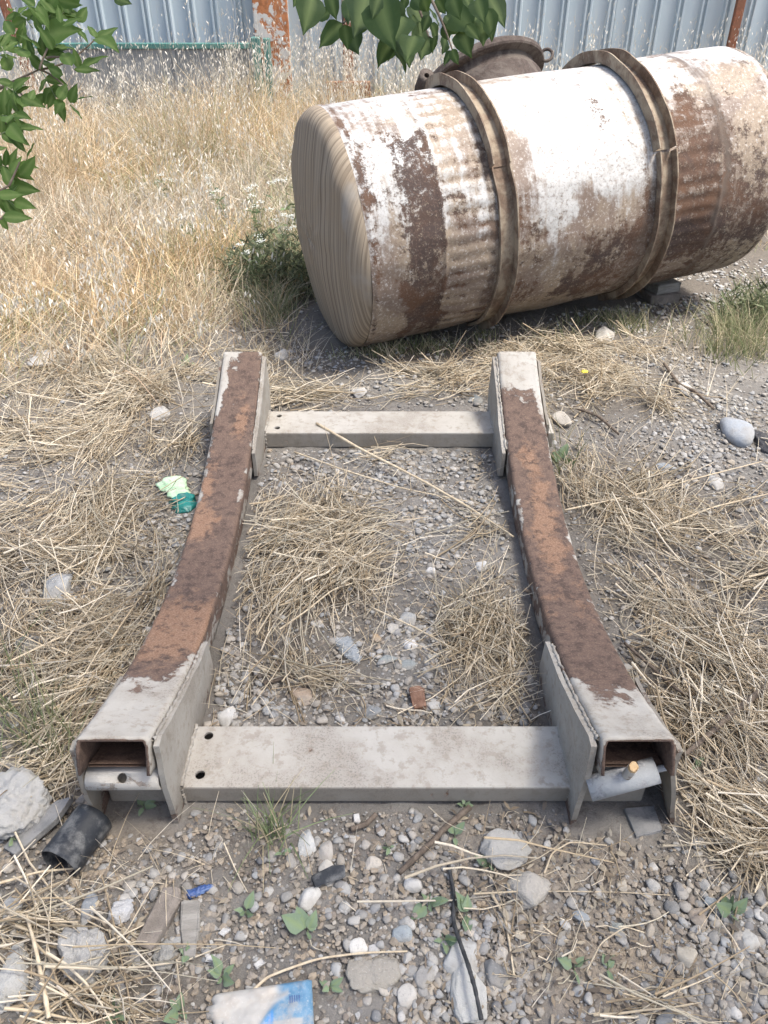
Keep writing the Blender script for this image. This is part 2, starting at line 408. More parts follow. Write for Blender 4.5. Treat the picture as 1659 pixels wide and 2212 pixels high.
# frame footprint, so that nothing is scattered inside the steel
XL, XR, YM = -.547, .513, 1.91
def in_frame(x, y, pad=.0):
    rail = ((np.abs(x-XL) < .09+pad) | (np.abs(x-XR) < .095+pad)) & (y > .99-pad) & (y < 2.83+pad)
    beam = (np.abs(x+.01) < .66) & (((y > 1.05-pad) & (y < 1.235+pad)) | ((y > 2.585-pad) & (y < 2.775+pad)))
    return rail | beam
# the tank's axis
TA = np.array([.027, 3.718, .525]); TAZ, TEL, TR = .335, .074, .518
t_ax = np.array([math.cos(TEL)*math.cos(TAZ), math.cos(TEL)*math.sin(TAZ), math.sin(TEL)])
t_side = np.array([-math.sin(TAZ), math.cos(TAZ), 0]); t_up = np.cross(t_ax, t_side)
def tank_dist(x, y):
    dx, dy = x - TA[0], y - TA[1]
    s = dx*math.cos(TAZ) + dy*math.sin(TAZ); d = -dx*math.sin(TAZ) + dy*math.cos(TAZ)
    return np.where((s > -.42) & (s < 1.9), np.abs(d), 9.0)

# ------------------------------------------------------------------ ground sheet
def axis_coords(lo, hi, step, end_lo, end_hi):
    a = list(np.arange(lo, hi + 1e-6, step)); s = step
    while a[-1] < end_hi: s *= 1.25; a.append(a[-1] + s)
    s = step; b = [a[0]]
    while b[-1] > end_lo: s *= 1.25; b.append(b[-1] - s)
    return np.array(b[:0:-1] + a)
gx = axis_coords(-2.2, 2.4, .022, -120, 120); gy = axis_coords(.3, 5.0, .022, -80, 200)
X, Y = np.meshgrid(gx, gy); Zg = hgt(X, Y)
with np.errstate(all='ignore'):
    U, Vv = PR(X, np.maximum(Y, .3))
bare = patches(U, Vv, BARE, 0)*(Y > .2)
litter = np.clip(patches(U, Vv, STRAW, .0)*.8 + np.clip((Y-3.2)/1.2, 0, .8), 0, .85)*(Y < 30)  # straw and meadow mask for the shade painted into the soil
fine = (fbm(X*28, Y*28, 3) - .5)*.016*((Y < 5) & (np.abs(X) < 2.3))
ground = mesh_np('ground', np.stack([X, Y, Zg + fine], -1), grid_faces(len(gy), len(gx)), M['soil'], attrs={'bare': bare, 'litter': litter})
tag(ground, 'brown stony soil of the yard', None, None, 'structure')

# ------------------------------------------------------------------ stones
def ico(sub):
    bm = bmesh.new(); bmesh.ops.create_icosphere(bm, subdivisions=sub, radius=1.0)
    V = np.array([v.co[:] for v in bm.verts]); Fc = np.array([[v.index for v in f.verts] for f in bm.faces]); bm.free()
    return V/np.linalg.norm(V, axis=1, keepdims=True), Fc
ICO = {k: ico(k) for k in (1, 2, 3, 4, 5)}
def rock_verts(r, sub, planes=12, p=9, rough=.0, ax=(1, 1, .7)):
    V, Fc = ICO[sub]
    n = r.normal(size=(planes, 3)); n /= np.linalg.norm(n, axis=1, keepdims=True)
    d = r.uniform(.72, 1.05, planes)
    q = np.maximum(V @ n.T, 1e-3)/d
    rad = np.minimum((q**p).sum(1)**(-1/p), 1.35)
    if rough:
        acc = np.zeros(len(V))
        for k in range(34):
            f = r.normal(size=3)*(3 + 1.1*k); acc += np.sin(V @ f + r.uniform(0, 6.3))/(3 + 1.0*k)
        rad = rad*(1 + rough*acc)
    W = V*rad[:, None]
    W = W/np.abs(W).max(0)                       # fills its unit box
    return W*np.array(ax), Fc
PAL = np.array([(.36,.35,.33), (.30,.295,.28), (.40,.385,.355), (.35,.32,.28), (.26,.262,.26), (.44,.425,.395), (.30,.28,.25), (.33,.335,.33), (.22,.215,.21), (.38,.345,.295)])

def scatter_stones(name, n, sub, smin, smax, L, base, region, label, pal=PAL, power=2.2, bury=.25, flat=True, smooth=True):
    u0, u1, v0, v1 = region
    out = []; tot = 0
    # sample on the ground, keep by the density map
    lo, hi = G(u0, v1), G(u0, v0); ylo, yhi = G(0, v1)[1], G(0, v0)[1]
    while tot < n:
        k = n*4
        y = ylo + (yhi-ylo)*rng.random(k); half = (y*cP + CAM_H*sP)/F_*860
        x = (rng.random(k)*2 - 1)*half
        u, v = PR(x, y)
        ok = (u > u0) & (u < u1) & (rng.random(k) < patches(u, v, L, base)*(1 - .7*patches(u, v, BARE[:2], 0)*(name == 'gravel'))*(.35 + 1.1*fbm(x*9, y*9, 3))) & ~in_frame(x, y, .012) & (tank_dist(x, y) > .1)
        out.append(np.stack([x[ok], y[ok]], 1)); tot += ok.sum()
    P = np.concatenate(out)[:n]
    var = [rock_verts(rng, sub, int(rng.integers(8, 14)), 15 if smooth else 18)[0] for _ in range(14)]
    Fc = ICO[sub][1]; nv = len(var[0])
    sz = smin + (smax - smin)*rng.random(n)**power
    ax = np.stack([rng.uniform(.75, 1.3, n), rng.uniform(.75, 1.1, n), rng.uniform(.5, .85, n)], 1)*sz[:, None]*.5
    idx = rng.integers(0, 14, n)
    B = np.stack(var)[idx]*ax[:, None]
    th = rng.uniform(0, 6.283, n); c, s = np.cos(th), np.sin(th)
    ti = rng.normal(0, .22, n); ct, st = np.cos(ti), np.sin(ti)
    x1 = B[..., 0]*ct[:, None] + B[..., 2]*st[:, None]; z1 = -B[..., 0]*st[:, None] + B[..., 2]*ct[:, None]
    V = np.stack([x1*c[:, None] - B[..., 1]*s[:, None] + P[:, :1], x1*s[:, None] + B[..., 1]*c[:, None] + P[:, 1:],
                  z1 + (hgt(P[:, 0], P[:, 1]) + ax[:, 2]*(1 - 2*bury) + (rng.random(n)**2)*.004)[:, None]], -1)
    col = pal[rng.integers(0, len(pal), n)]*rng.uniform(.8, 1.2, (n, 1))
    o = mesh_np(name, V, (Fc[None] + (np.arange(n)*nv)[:, None, None]).reshape(-1, 3), M['stone'], col=rep(col, nv), smooth=smooth)
    return tag(o, label, 'gravel', None, 'stuff')
SOILPAL = np.array([(.24,.20,.155), (.29,.24,.18), (.20,.17,.14), (.33,.27,.20)])
scatter_stones('gravel', 10500, 2, .008, .030, GRAVEL, .14, (-40, 1700, 560, 2290), 'grey and tan rounded gravel spread over the yard soil', bury=.36)
scatter_stones('fine_gravel', 14000, 1, .004, .011, GRAVEL, .45, (-40, 1700, 700, 2290), 'fine grey grit between the larger gravel stones', power=1.4, smooth=False)
scatter_stones('soil_crumbs', 12500, 1, .004, .018, [(830,2000,900,260,1), (250,1850,400,150,1)], .25, (-40, 1700, 900, 2290), 'brown crumbs of dry soil on the ground', pal=SOILPAL, power=2, smooth=False)

HERO = []; LAND = []
def stone(name, u, v, w, h, colr, label, cat='stone', mat='stone', planes=12, p=9, rough=.05, hz=.55, rot=None, sub=4, bury=.3, seed=0, group=None, tilt=(0, 0)):
    r = np.random.default_rng(seed + int(u*7 + v*13))
    k = mpp(u, v); a = ray(u, v); el = math.asin(-a[2]/np.linalg.norm(a))
    sx = w*k; hh = h*k                            # h on screen mixes depth and height
    sz_ = sx*hz; sy = max(math.sqrt(max(hh*hh - (sz_*math.cos(el)*.75)**2, 0))/max(math.sin(el), .2), sx*.4)
    W, Fc = rock_verts(r, sub, planes, p, rough, (sx/2, sy/2, sz_/2))
    if rot is not None:
        c, s = math.cos(R_(rot)), math.sin(R_(rot)); W = np.stack([W[:, 0]*c - W[:, 1]*s, W[:, 0]*s + W[:, 1]*c, W[:, 2]], 1)
    pz = G(u, v); zc = gz(pz[0], pz[1]) + sz_/2*(1 - 2*bury)
    pc = G(u, v, max(zc, 0))
    if mat == 'concrete': colr = np.minimum(np.array(colr)*.98, .52)
    o = mesh_np(name, W, Fc, M[mat], col=np.tile(np.array(colr, float), (len(W), 1)))
    LAND.append((u, v, label)); o.location = (pc[0], pc[1], zc); o.rotation_euler = (R_(tilt[0]), R_(tilt[1]), 0)
    HERO.append((pc[0], pc[1], max(sx, sy)/2))
    return tag(o, label, cat, group)
CON = (.43, .42, .395)
stone('concrete_lump', 42, 1738, 140, 130, CON, 'large rough grey concrete lump at the left edge beside the frame', 'rubble', 'concrete', 26, 5, .2, .8, sub=5, bury=.22)
stone('concrete_lump', 180, 2062, 128, 128, CON, 'rounded pale grey concrete lump below the black pipe', 'rubble', 'concrete', 26, 5, .2, .62, sub=5, bury=.2)
stone('concrete_lump', 22, 2120, 90, 150, (.48,.475,.45), 'whitish broken concrete chunk cut by the lower left photo edge', 'rubble', 'concrete', 12, 8, .18, .5, sub=5)
stone('concrete_lump', 82, 2150, 62, 105, (.47,.46,.43), 'whitish concrete chunk right next to the lower left edge chunk', 'rubble', 'concrete', 12, 8, .18, .5, sub=4)
stone('stone', 22, 1965, 48, 64, (.37,.37,.36), 'grey upright stone at the left edge below the pipe')
stone('plaster_chunk', 263, 1962, 58, 62, (.58,.57,.545), 'crumbly white plaster chunk right of the black pipe', 'rubble', 'concrete', 14, 10, .22, .5)
stone('rubble_lump', 358, 2062, 62, 58, (.34,.33,.30), 'crumbling grey rubble lump below the brown block', 'rubble', 'concrete', 10, 8, .25, .5)
stone('stone', 188, 1962, 36, 72, (.25,.27,.29), 'narrow blue grey stone touching the mouth of the black pipe')
stone('stone', 662, 1826, 46, 66, (.54,.53,.505), 'white pitted stone in front of the near crossbeam', 'stone', 'concrete', 12, 8, .1)
stone('stone', 701, 1843, 38, 52, (.40,.37,.33), 'grey triangular stone leaning on the white pitted stone', planes=8, p=18)
stone('stone', 668, 1935, 52, 62, (.50,.49,.46), 'pale rounded grey stone below the white pitted stone')
stone('stone', 710, 1885, 46, 56, (.47,.44,.39), 'tan wedge stone between the white pitted stone and dark glass', planes=8, p=16)
stone('stone', 806, 1866, 38, 32, (.52,.47,.40), 'small tan stone among the soil in front of the crossbeam')
stone('stone', 897, 1912, 52, 36, (.53,.51,.47), 'pale oval stone left of the green seedlings')
stone('stone', 1080, 1834, 134, 94, (.46,.445,.41), 'large flat pale rock with pointed left end before the crossbeam', 'stone', 'concrete', 9, 14, .07, .34, sub=5, seed=5)
stone('stone', 1141, 1919, 106, 80, (.46,.43,.38), 'pale oval rock just below the pointed flat rock', 'stone', 'concrete', 14, 7, .07, .45, sub=5)
stone('stone', 1000, 2062, 92, 86, (.43,.425,.40), 'angular pale rock under the black cable', planes=8, p=18, hz=.35)
stone('stone', 1020, 2150, 96, 124, (.53,.52,.48), 'big pale angular rock at the bottom edge crossed by cable', 'stone', 'concrete', 9, 16, .08, .4, sub=5)
stone('stone', 806, 2104, 124, 96, (.38,.35,.30), 'wide flat tan rock half sunk in soil right of blue packet', 'stone', 'concrete', 12, 9, .14, .25, sub=5)
stone('stone', 774, 2048, 42, 44, (.60,.58,.53), 'small whitish angular stone above the wide flat tan rock', planes=8, p=16)
stone('stone', 808, 2050, 30, 32, (.46,.45,.43), 'small pale stone right of the whitish angular stone')
stone('stone', 877, 2154, 50, 54, (.48,.455,.41), 'pale oval stone at the bottom below the round grey stone')
stone('stone', 912, 2108, 54, 52, (.33,.315,.29), 'round grey brown stone between the flat tan rock and pale rock')
stone('stone', 869, 2020, 46, 40, (.30,.33,.34), 'blue grey wedge stone below the small pale stones', planes=8, p=16)
stone('stone', 1066, 2104, 62, 62, (.20,.20,.195), 'dark grey angular stone right of the cable', planes=9, p=16)
stone('stone', 932, 2138, 28, 42, (.45,.39,.31), 'narrow tan pebble beside the big pale angular rock')
stone('stone', 1126, 2022, 33, 30, (.42,.37,.29), 'round tan pebble alone on bare soil at lower right')
stone('stone', 1168, 2000, 27, 26, (.46,.41,.33), 'small round tan pebble up right of the lone tan pebble')
stone('stone', 1084, 2060, 30, 44, (.48,.44,.38), 'oval tan pebble just right of the angular pale rock')
stone('stone', 1507, 1979, 38, 38, (.33,.27,.21), 'round brown stone in the gravel at right')
stone('stone', 1481, 2067, 58, 54, (.42,.38,.31), 'large tan rounded stone in the lower right gravel')
stone('stone', 1535, 1947, 40, 28, (.26,.285,.30), 'flat blue grey stone right of the round brown stone')
stone('stone', 1622, 2030, 46, 44, (.43,.42,.39), 'pale rounded stone near the right edge')
stone('stone', 1559, 2068, 34, 42, (.40,.37,.32), 'tan angular stone right of the large tan rounded stone', planes=8, p=14)
stone('stone', 1334, 2003, 36, 28, (.30,.31,.28), 'flat olive grey stone above the bare soil patch')
stone('stone', 1256, 1979, 38, 28, (.31,.335,.35), 'blue grey stone right of the pale oval rock')
stone('stone', 1346, 1907, 28, 30, (.45,.40,.32), 'small tan triangular stone on the bare soil', planes=6, p=18)
stone('stone', 125, 1268, 68, 72, (.40,.40,.385), 'solitary rounded grey rock in the straw left of the frame', rough=.06, hz=.8, sub=5)
stone('stone', 930, 1231, 22, 18, (.60,.59,.565), 'tiny white chip on the gravel inside the frame', mat='stone')
stone('stone', 1040, 1222, 27, 28, (.55,.54,.51), 'white stone near the right rail inside the frame')
stone('stone', 887, 1392, 32, 28, (.66,.65,.63), 'bright white angular chip in the middle of the frame', planes=6, p=18)
stone('stone', 883, 1336, 38, 34, (.36,.36,.345), 'smooth grey stone above the bright white chip')
stone('stone', 850, 1358, 30, 30, (.50,.47,.42), 'pale stone left of the smooth grey stone')
stone('stone', 812, 1377, 24, 22, (.40,.29,.18), 'small orange brown stone left of the bright white chip')
stone('stone', 838, 1424, 44, 24, (.26,.28,.27), 'dark flat slate stone below the orange brown stone', hz=.3)
stone('stone', 880, 1438, 42, 24, (.24,.26,.255), 'dark flat slate stone under the bright white chip', hz=.3)
stone('stone', 490, 1548, 42, 52, (.56,.55,.52), 'pale lumpy stone in the near left corner inside the frame')
stone('stone', 655, 1502, 58, 42, (.38,.30,.23), 'flat reddish tan stone near the crossbeam inside the frame', hz=.25)
stone('stone', 937, 1527, 34, 40, (.42,.41,.385), 'flat grey stone right of the rusty lump')
stone('stone', 806, 1541, 42, 32, (.24,.25,.25), 'dark grey stone against the near crossbeam inside the frame')
stone('stone', 1590, 930, 64, 62, (.35,.375,.40), 'smooth round blue grey boulder stone in gravel at the right', planes=26, p=4, rough=.02, hz=.8)
stone('stone', 1652, 958, 40, 62, (.07,.07,.075), 'black lump cut by the right edge beside the round boulder', 'stone', 'concrete', 12, 9, .15)
stone('stone', 1307, 722, 48, 46, (.53,.50,.45), 'pale rounded stone in front of the tank hoop')
stone('stone', 350, 893, 52, 30, (.42,.41,.385), 'flat grey stone left of the far end of the left rail', hz=.4)
stone('stone', 90, 778, 60, 42, (.40,.40,.39), 'grey rubble stone in the dry grass at far left', hz=.5)
stone('stone', 612, 766, 40, 26, (.55,.545,.52), 'pale stone right behind the far end of the left rail')
stone('stone', 775, 846, 36, 26, (.45,.44,.42), 'pale stone behind the far crossbeam')
stone('stone', 1030, 862, 34, 22, (.18,.20,.205), 'dark slate stone behind the far crossbeam near the right rail', hz=.4)
stone('stone', 1478, 838, 44, 34, (.45,.43,.39), 'tan grey stone beside the thin dark twig')
stone('stone', 1438, 1010, 46, 20, (.30,.32,.33), 'flat blue grey stone in the straw right of the frame', hz=.3)
stone('stone', 1545, 1045, 36, 34, (.46,.45,.42), 'pale stone below the round boulder')
stone('stone', 1215, 905, 46, 40, (.44,.41,.36), 'tan stone touching the far crossbeam stub', hz=.5)
stone('stone', 60, 1395, 60, 48, (.16,.165,.165), 'dark stone half hidden in straw at the left edge')

# countable pebbles: the largest of the gravel
def pebbles():
    areas = [((1380, 1659, 1900, 2205), 92, 'in the dense gravel of the lower right corner', .013, .034),
             ((840, 1120, 2000, 2205), 42, 'among the pale rocks beside the black cable', .011, .030),
             ((640, 1000, 1800, 2000), 24, 'on the soil in front of the near crossbeam', .010, .024),
             ((1130, 1380, 1890, 2200), 24, 'on the bare tan soil at lower right', .009, .024),
             ((30, 620, 1880, 2200), 30, 'among the rubble at lower left', .010, .026),
             ((1480, 1655, 880, 1120), 30, 'around the round boulder right of the frame', .018, .040),
             ((580, 1060, 990, 1180), 26, 'in the gravel just inside the far crossbeam', .012, .024),
             ((460, 620, 1470, 1570), 14, 'in the near left corner inside the frame', .012, .028)]
    var = []
    for k in range(10):
        W, Fc = rock_verts(rng, 3, int(rng.integers(8, 14)), 13, .05, (1, 1, 1)); var.append((W, Fc))
    names = [('grey', (.35,.34,.32)), ('tan', (.43,.375,.30)), ('pale', (.50,.485,.45)), ('dark grey', (.22,.22,.215)), ('blue grey', (.29,.31,.325)), ('brown', (.31,.25,.195))]
    meshes = {}
    import re
    cutw = re.compile(r' (?:at|in|below|beside|right|left|above|among|near|under|just|with|leaning|touching|between|half|inside|alone|crossed|up|cut|on|against|before|behind|beneath)(?: |$)')
    sh = [(a, b, cutw.split(t_)[0].strip()) for a, b, t_ in LAND]
    cnt = [t_ for _, _, t_ in sh]
    short = [x for x in sh if cnt.count(x[2]) == 1 and len(x[2].split()) >= 3]
    for (u0, u1, v0, v1), n, where, s0, s1 in areas:
        k = 0; tries = 0
        while k < n and tries < 6000:
            tries += 1
            u, v = rng.uniform(u0, u1), rng.uniform(v0, v1); p = G(u, v); s = s0 + (s1 - s0)*rng.random()**1.6
            if in_frame(p[0], p[1], .02): continue
            if any((p[0]-a)**2 + (p[1]-b)**2 < (c + s*.48)**2 for a, b, c in HERO): continue
            ci = int(rng.choice(6, p=[.26, .24, .18, .1, .12, .1])); vi = int(rng.integers(0, 10))
            if (vi, ci) not in meshes:
                W, Fc = var[vi]
                o = mesh_np('pebble', W, Fc, M['stone'], col=np.tile(np.array(names[ci][1])*rng.uniform(.85, 1.15), (len(W), 1)))
                meshes[(vi, ci)] = o.data
            else: o = link('pebble', meshes[(vi, ci)])
            a = (s*.5*rng.uniform(.95, 1.3), s*.5*rng.uniform(.75, 1.0), s*.5*rng.uniform(.5, .8))
            o.scale = a; o.rotation_euler = (rng.normal(0, .2), rng.normal(0, .2), rng.uniform(0, 6.28))
            o.location = (p[0], p[1], gz(p[0], p[1]) + a[2]*.34)
            size = 'small' if s < s0 + (s1-s0)*.3 else ('large' if s > s0 + (s1-s0)*.65 else 'medium')
            lab = f'{size} {names[ci][0]} rounded pebble {where}'
            near = min(((u-a)**2 + (v-b)**2, a, b, t_) for a, b, t_ in short)
            if near[0] < 120**2:
                du, dv = u - near[1], v - near[2]
                rel = ('right of' if du > 0 else 'left of') if abs(du) > 1.6*abs(dv) else (('below' if dv > 0 else 'above') if abs(dv) > 1.6*abs(du) else ('below and ' if dv > 0 else 'above and ') + ('right of' if du > 0 else 'left of'))
                lab = f'{size} {names[ci][0]} pebble {"close " if near[0] < 60**2 else ""}{rel} the {near[3]}'
            tag(o, lab, 'pebble', 'loose pebbles on the ground')
            HERO.append((p[0], p[1], s*.5)); k += 1
pebbles()

# ------------------------------------------------------------------ cradle frame
frame = empty('cradle_frame', (0, 0, 0), 'rusty steel cradle frame of two curved rails and two pale crossbeams', 'steel frame')
RW, RH, WT = .150, .082, .008
ARC = 1.80; Y0, Y1 = 1.005, 2.815
def top_z(y): return .072 + (y - YM)**2/(2*ARC)
def make_rail(xc, side, seed):
    r = np.random.default_rng(seed); n = 150
    ys = np.linspace(Y0, Y1, n); zs = top_z(ys)
    ty = np.gradient(ys); tz = np.gradient(zs); L = np.hypot(ty, tz); ty /= L; tz /= L
    # inverted channel: top side finely divided, two legs, open below
    c = .013; prof = []
    for k in range(8): prof.append((-RW/2, -RH + (RH - c)*k/7))
    for a in (150, 120): prof.append((-RW/2 + c + c*math.cos(R_(a)), -c + c*math.sin(R_(a))))
    for k in range(33): prof.append((-RW/2 + c + (RW - 2*c)*k/32, 0))
    for a in (60, 30): prof.append((RW/2 - c + c*math.cos(R_(a)), -c + c*math.sin(R_(a))))
    for k in range(8): prof.append((RW/2, -c - (RH - c)*k/7))
    no = len(prof); w2 = RW/2 - WT
    prof += [(w2, -RH), (w2, -RH*.6), (w2, -.02), (w2 - .004, -WT), (0, -WT), (-w2 + .004, -WT), (-w2, -.02), (-w2, -RH*.6), (-w2, -RH)]
    prof = np.array(prof); m = len(prof)
    S, Q = np.meshgrid(np.arange(n), np.arange(m), indexing='ij')
    def sweep(pf, bumpy):
        px, pz = pf[:, 0][Q], pf[:, 1][Q]
        if bumpy:
            bumpy = (Q < no)*1.0
            d = bumpy*(fbm(ys[S]*30 + seed, px*30 + pz*30 + 7, 4) - .5)*.0035
            dent = bumpy*(fbm(ys[S]*5 + seed*3, px*6 + pz*8, 2) - .5)*.005
            px = px*(1 + d*6) ; pz = pz + (d + dent)*(pz > -.02)
        return np.stack([xc + px, ys[S] - tz[S]*pz, zs[S] + ty[S]*pz], -1).reshape(-1, 3)
    Vo = sweep(prof, True); isin = (Q >= no)
    f = grid_faces(n, m, True)
    outer = list(range(no)); inner = list(range(m - 1, no - 1, -1))     # mouth: strips between outer and inner line
    pick = [0, 7, 9, 26, 42, 44, no - 1]; pk_in = [m-1, m-3, m-4, m-5, no+3, no+2, no]
    mouth = []
    io = 0
    tgt = np.interp(np.arange(no), pick, np.arange(len(pick)))
    for a in range(no - 1):
        ia, ib = int(round(tgt[a])), int(round(tgt[a+1]))
        mouth.append([a, a+1, pk_in[ia]])
        if ib != ia: mouth.append([a+1, pk_in[ib], pk_in[ia]])
    mouth = np.array(mouth)
    Fc = [f[:, ::-1], mouth, mouth[:, ::-1] + (n-1)*m]
    px, pz = prof[:, 0][Q], prof[:, 1][Q]; yy = ys[S]
    q = (yy - Y0)/(Y1 - Y0)
    top = np.exp(-np.maximum(-pz - .004, 0)/.012)
    if side < 0:
        ru = np.clip((q - .07)/.13, 0, 1)*np.clip((1.03 - q)/.04, 0, 1)
        ru = ru*1.15 - np.clip((q-.84)/.08, 0, 1)*np.clip((.015 - px)/.03, 0, 1)*.55
        og = .75*np.exp(-((q-.27)/.10)**2) + .45*np.exp(-((q-.55)/.06)**2)*(px < .02) + .62*np.exp(-((q-.66)/.12)**2)*np.exp(-((px+.05)/.035)**2) + .7*np.exp(-((q-.83)/.07)**2)*np.exp(-((px-.03)/.035)**2)
    else:
        ru = np.clip((q - .05)/.11, 0, 1)*np.clip((.95 - q)/.09, 0, 1)*1.15
        og = .75*np.exp(-((q-.49)/.08)**2)*np.exp(-((px-.0)/.055)**2) + .8*np.exp(-((q-.62)/.06)**2)*np.exp(-((px-.005)/.05)**2) + .6*np.exp(-((q-.72)/.05)**2)*np.exp(-((px+.0)/.05)**2) + .35*np.exp(-((q-.33)/.05)**2)
    edgepaint = np.exp(-((np.abs(px) - RW/2 + .006)/.016)**2)*.62*np.clip(fbm(yy*7 + seed, px*20, 3)*3 - .9, 0, 1.4)
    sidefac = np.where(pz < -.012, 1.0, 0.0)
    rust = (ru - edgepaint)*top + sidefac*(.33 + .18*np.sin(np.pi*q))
    grime_shade = np.clip(sidefac*(.25 + 5*(-pz - .03)), 0, .75)
    rust = np.where(isin, 1.3, rust); og = np.where(isin, -1.0, og); grime_shade = np.where(isin, .95, grime_shade)  # inner faces set to dark brown, painting the shade inside the channel
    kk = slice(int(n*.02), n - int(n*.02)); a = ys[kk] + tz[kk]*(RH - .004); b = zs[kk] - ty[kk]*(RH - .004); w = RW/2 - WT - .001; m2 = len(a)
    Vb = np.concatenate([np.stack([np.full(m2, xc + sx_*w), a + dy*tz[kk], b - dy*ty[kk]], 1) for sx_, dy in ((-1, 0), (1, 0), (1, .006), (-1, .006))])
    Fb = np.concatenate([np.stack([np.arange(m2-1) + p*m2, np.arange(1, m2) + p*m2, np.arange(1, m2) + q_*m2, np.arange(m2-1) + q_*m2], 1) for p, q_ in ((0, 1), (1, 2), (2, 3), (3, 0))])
    mesh_np('bottom_plate', Vb, Fb, M['frame'], frame, attrs={'rust': np.full(len(Vb), 1.3), 'orange': np.full(len(Vb), -1.0), 'grime_shade': np.full(len(Vb), .9)}, smooth=False)  # plate coloured dark to stand in for shade inside the rail
    return mesh_np('rail', Vo, Fc, M['frame'], frame, attrs={'rust': rust, 'orange': np.where(isin, -1.0, og*top), 'grime_shade': grime_shade})
make_rail(XL, -1, 11); make_rail(XR, 1, 23)

def gusset(x, th, near, splay=0.0, tip=.0, up=.0, y_len=.43, inner=True):
    """side plate welded to a rail end, pointed foot on the ground"""
    n = 16; e = Y0 - .004 if near else Y1 + .004; sgn = 1 if near else -1
    ys = [e + sgn*y_len*k/n for k in range(n+1)]
    topc = [(y, top_z(y) - .012 + up - (.012 if k == 0 else 0)) for k, y in enumerate(ys)]
    yb = ys[-1]
    poly = topc + [(yb, max(top_z(yb) - .11, -.01)), (yb - sgn*.05, -.012), (e + sgn*.10, -.014), (e + sgn*.035, -.03 - tip), (e + sgn*.006, -.022 - tip), (e - sgn*.0, .07), (e - sgn*.008, .15)]
    bm = prism([(p[0], p[1]) for p in poly], 'x', x - th/2, x + th/2)
    bmesh.ops.triangulate(bm, faces=[f for f in bm.faces if len(f.verts) > 4])
    bmesh.ops.subdivide_edges(bm, edges=[ed for ed in bm.edges if ed.calc_length() > .05], cuts=2, use_grid_fill=False)
    bmesh.ops.triangulate(bm, faces=[f for f in bm.faces if len(f.verts) > 4])
    for v in bm.verts:
        z = v.co.z
        v.co.x += splay*max(0, .2 - z)/.2 + (vnoise(np.array(v.co.y*14), np.array(z*14 + x*9))-.5)*.005
        v.co.y += (float(vnoise(np.array(v.co.y*60.), np.array(z*60.))) - .5)*.004
    bmesh.ops.recalc_face_normals(bm, faces=bm.faces[:])
    me = bpy.data.meshes.new('gusset_plate'); bm.to_mesh(me)
    co = np.array([v.co[:] for v in bm.verts]); bm.free()
    low = np.clip((.07 - co[:, 2])/.08, 0, 1)
    me.attributes.new('rust', 'FLOAT', 'POINT').data.foreach_set('value', (low*.55 + (.0 if inner else .28)).astype(np.float32))
    me.attributes.new('grime_shade', 'FLOAT', 'POINT').data.foreach_set('value', np.clip(low*.5 + (.32 if inner else .7), 0, .85).astype(np.float32))
    me.attributes.new('orange', 'FLOAT', 'POINT').data.foreach_set('value', np.zeros(len(co), np.float32))
    me.materials.append(M['frame'])
    return link('gusset_plate', me, frame)
for near in (True, False):
    gusset(XL + RW/2 + .010, .012, near, .0, .012, -.001, .45)
    gusset(XL - RW/2 - .010, .010, near, -.006, .012, -.012, .30, inner=False)
    gusset(XR - RW/2 - .012, .012, near, -.004, .010, -.001, .45)
    gusset(XR + RW/2 + .012, .010, near, .045 if near else .01, .012, -.016, .30, inner=False)

def weld(pts, r):
    P = np.array(pts); n = len(P)*4; k = np.linspace(0, 1, len(P)); t = np.linspace(0, 1, n)
    C = np.stack([np.interp(t, k, P[:, i]) for i in range(3)], 1) + rng.normal(0, r*.22, (n, 3))
    V, Fc = tubes(C[None], r*.8*(1 + .12*np.sin(np.arange(n)*1.9) + rng.normal(0, .16, n))[None], 7)
    m = len(V); mesh_np('weld_bead', V, Fc, M['frame'], frame, attrs={'rust': np.full(m, .22), 'orange': np.zeros(m), 'grime_shade': np.repeat(rng.uniform(.0, .6, n), 7)})
for xe, sg in ((XL + RW/2 - .002, 1), (XR - RW/2 + .002, -1)):
    for near in (True, False):
        e = Y0 if near else Y1; d_ = 1 if near else -1
        weld([(xe + sg*.006, e + d_*(.01 + .42*k/14), top_z(e + d_*(.01 + .42*k/14)) - .012) for k in range(15)], .0048)
        yb = (1.06, 1.225) if near else (2.597, 2.762); hb = .058 if near else .068
        weld([(xe + sg*.020, yb[0] + (yb[1]-yb[0])*k/6, hb + .003) for k in range(7)], .0055)
        weld([(xe + sg*.020, (yb[0] if near else yb[0]) - .002, hb*(1 - k/5)) for k in range(6)], .0055)
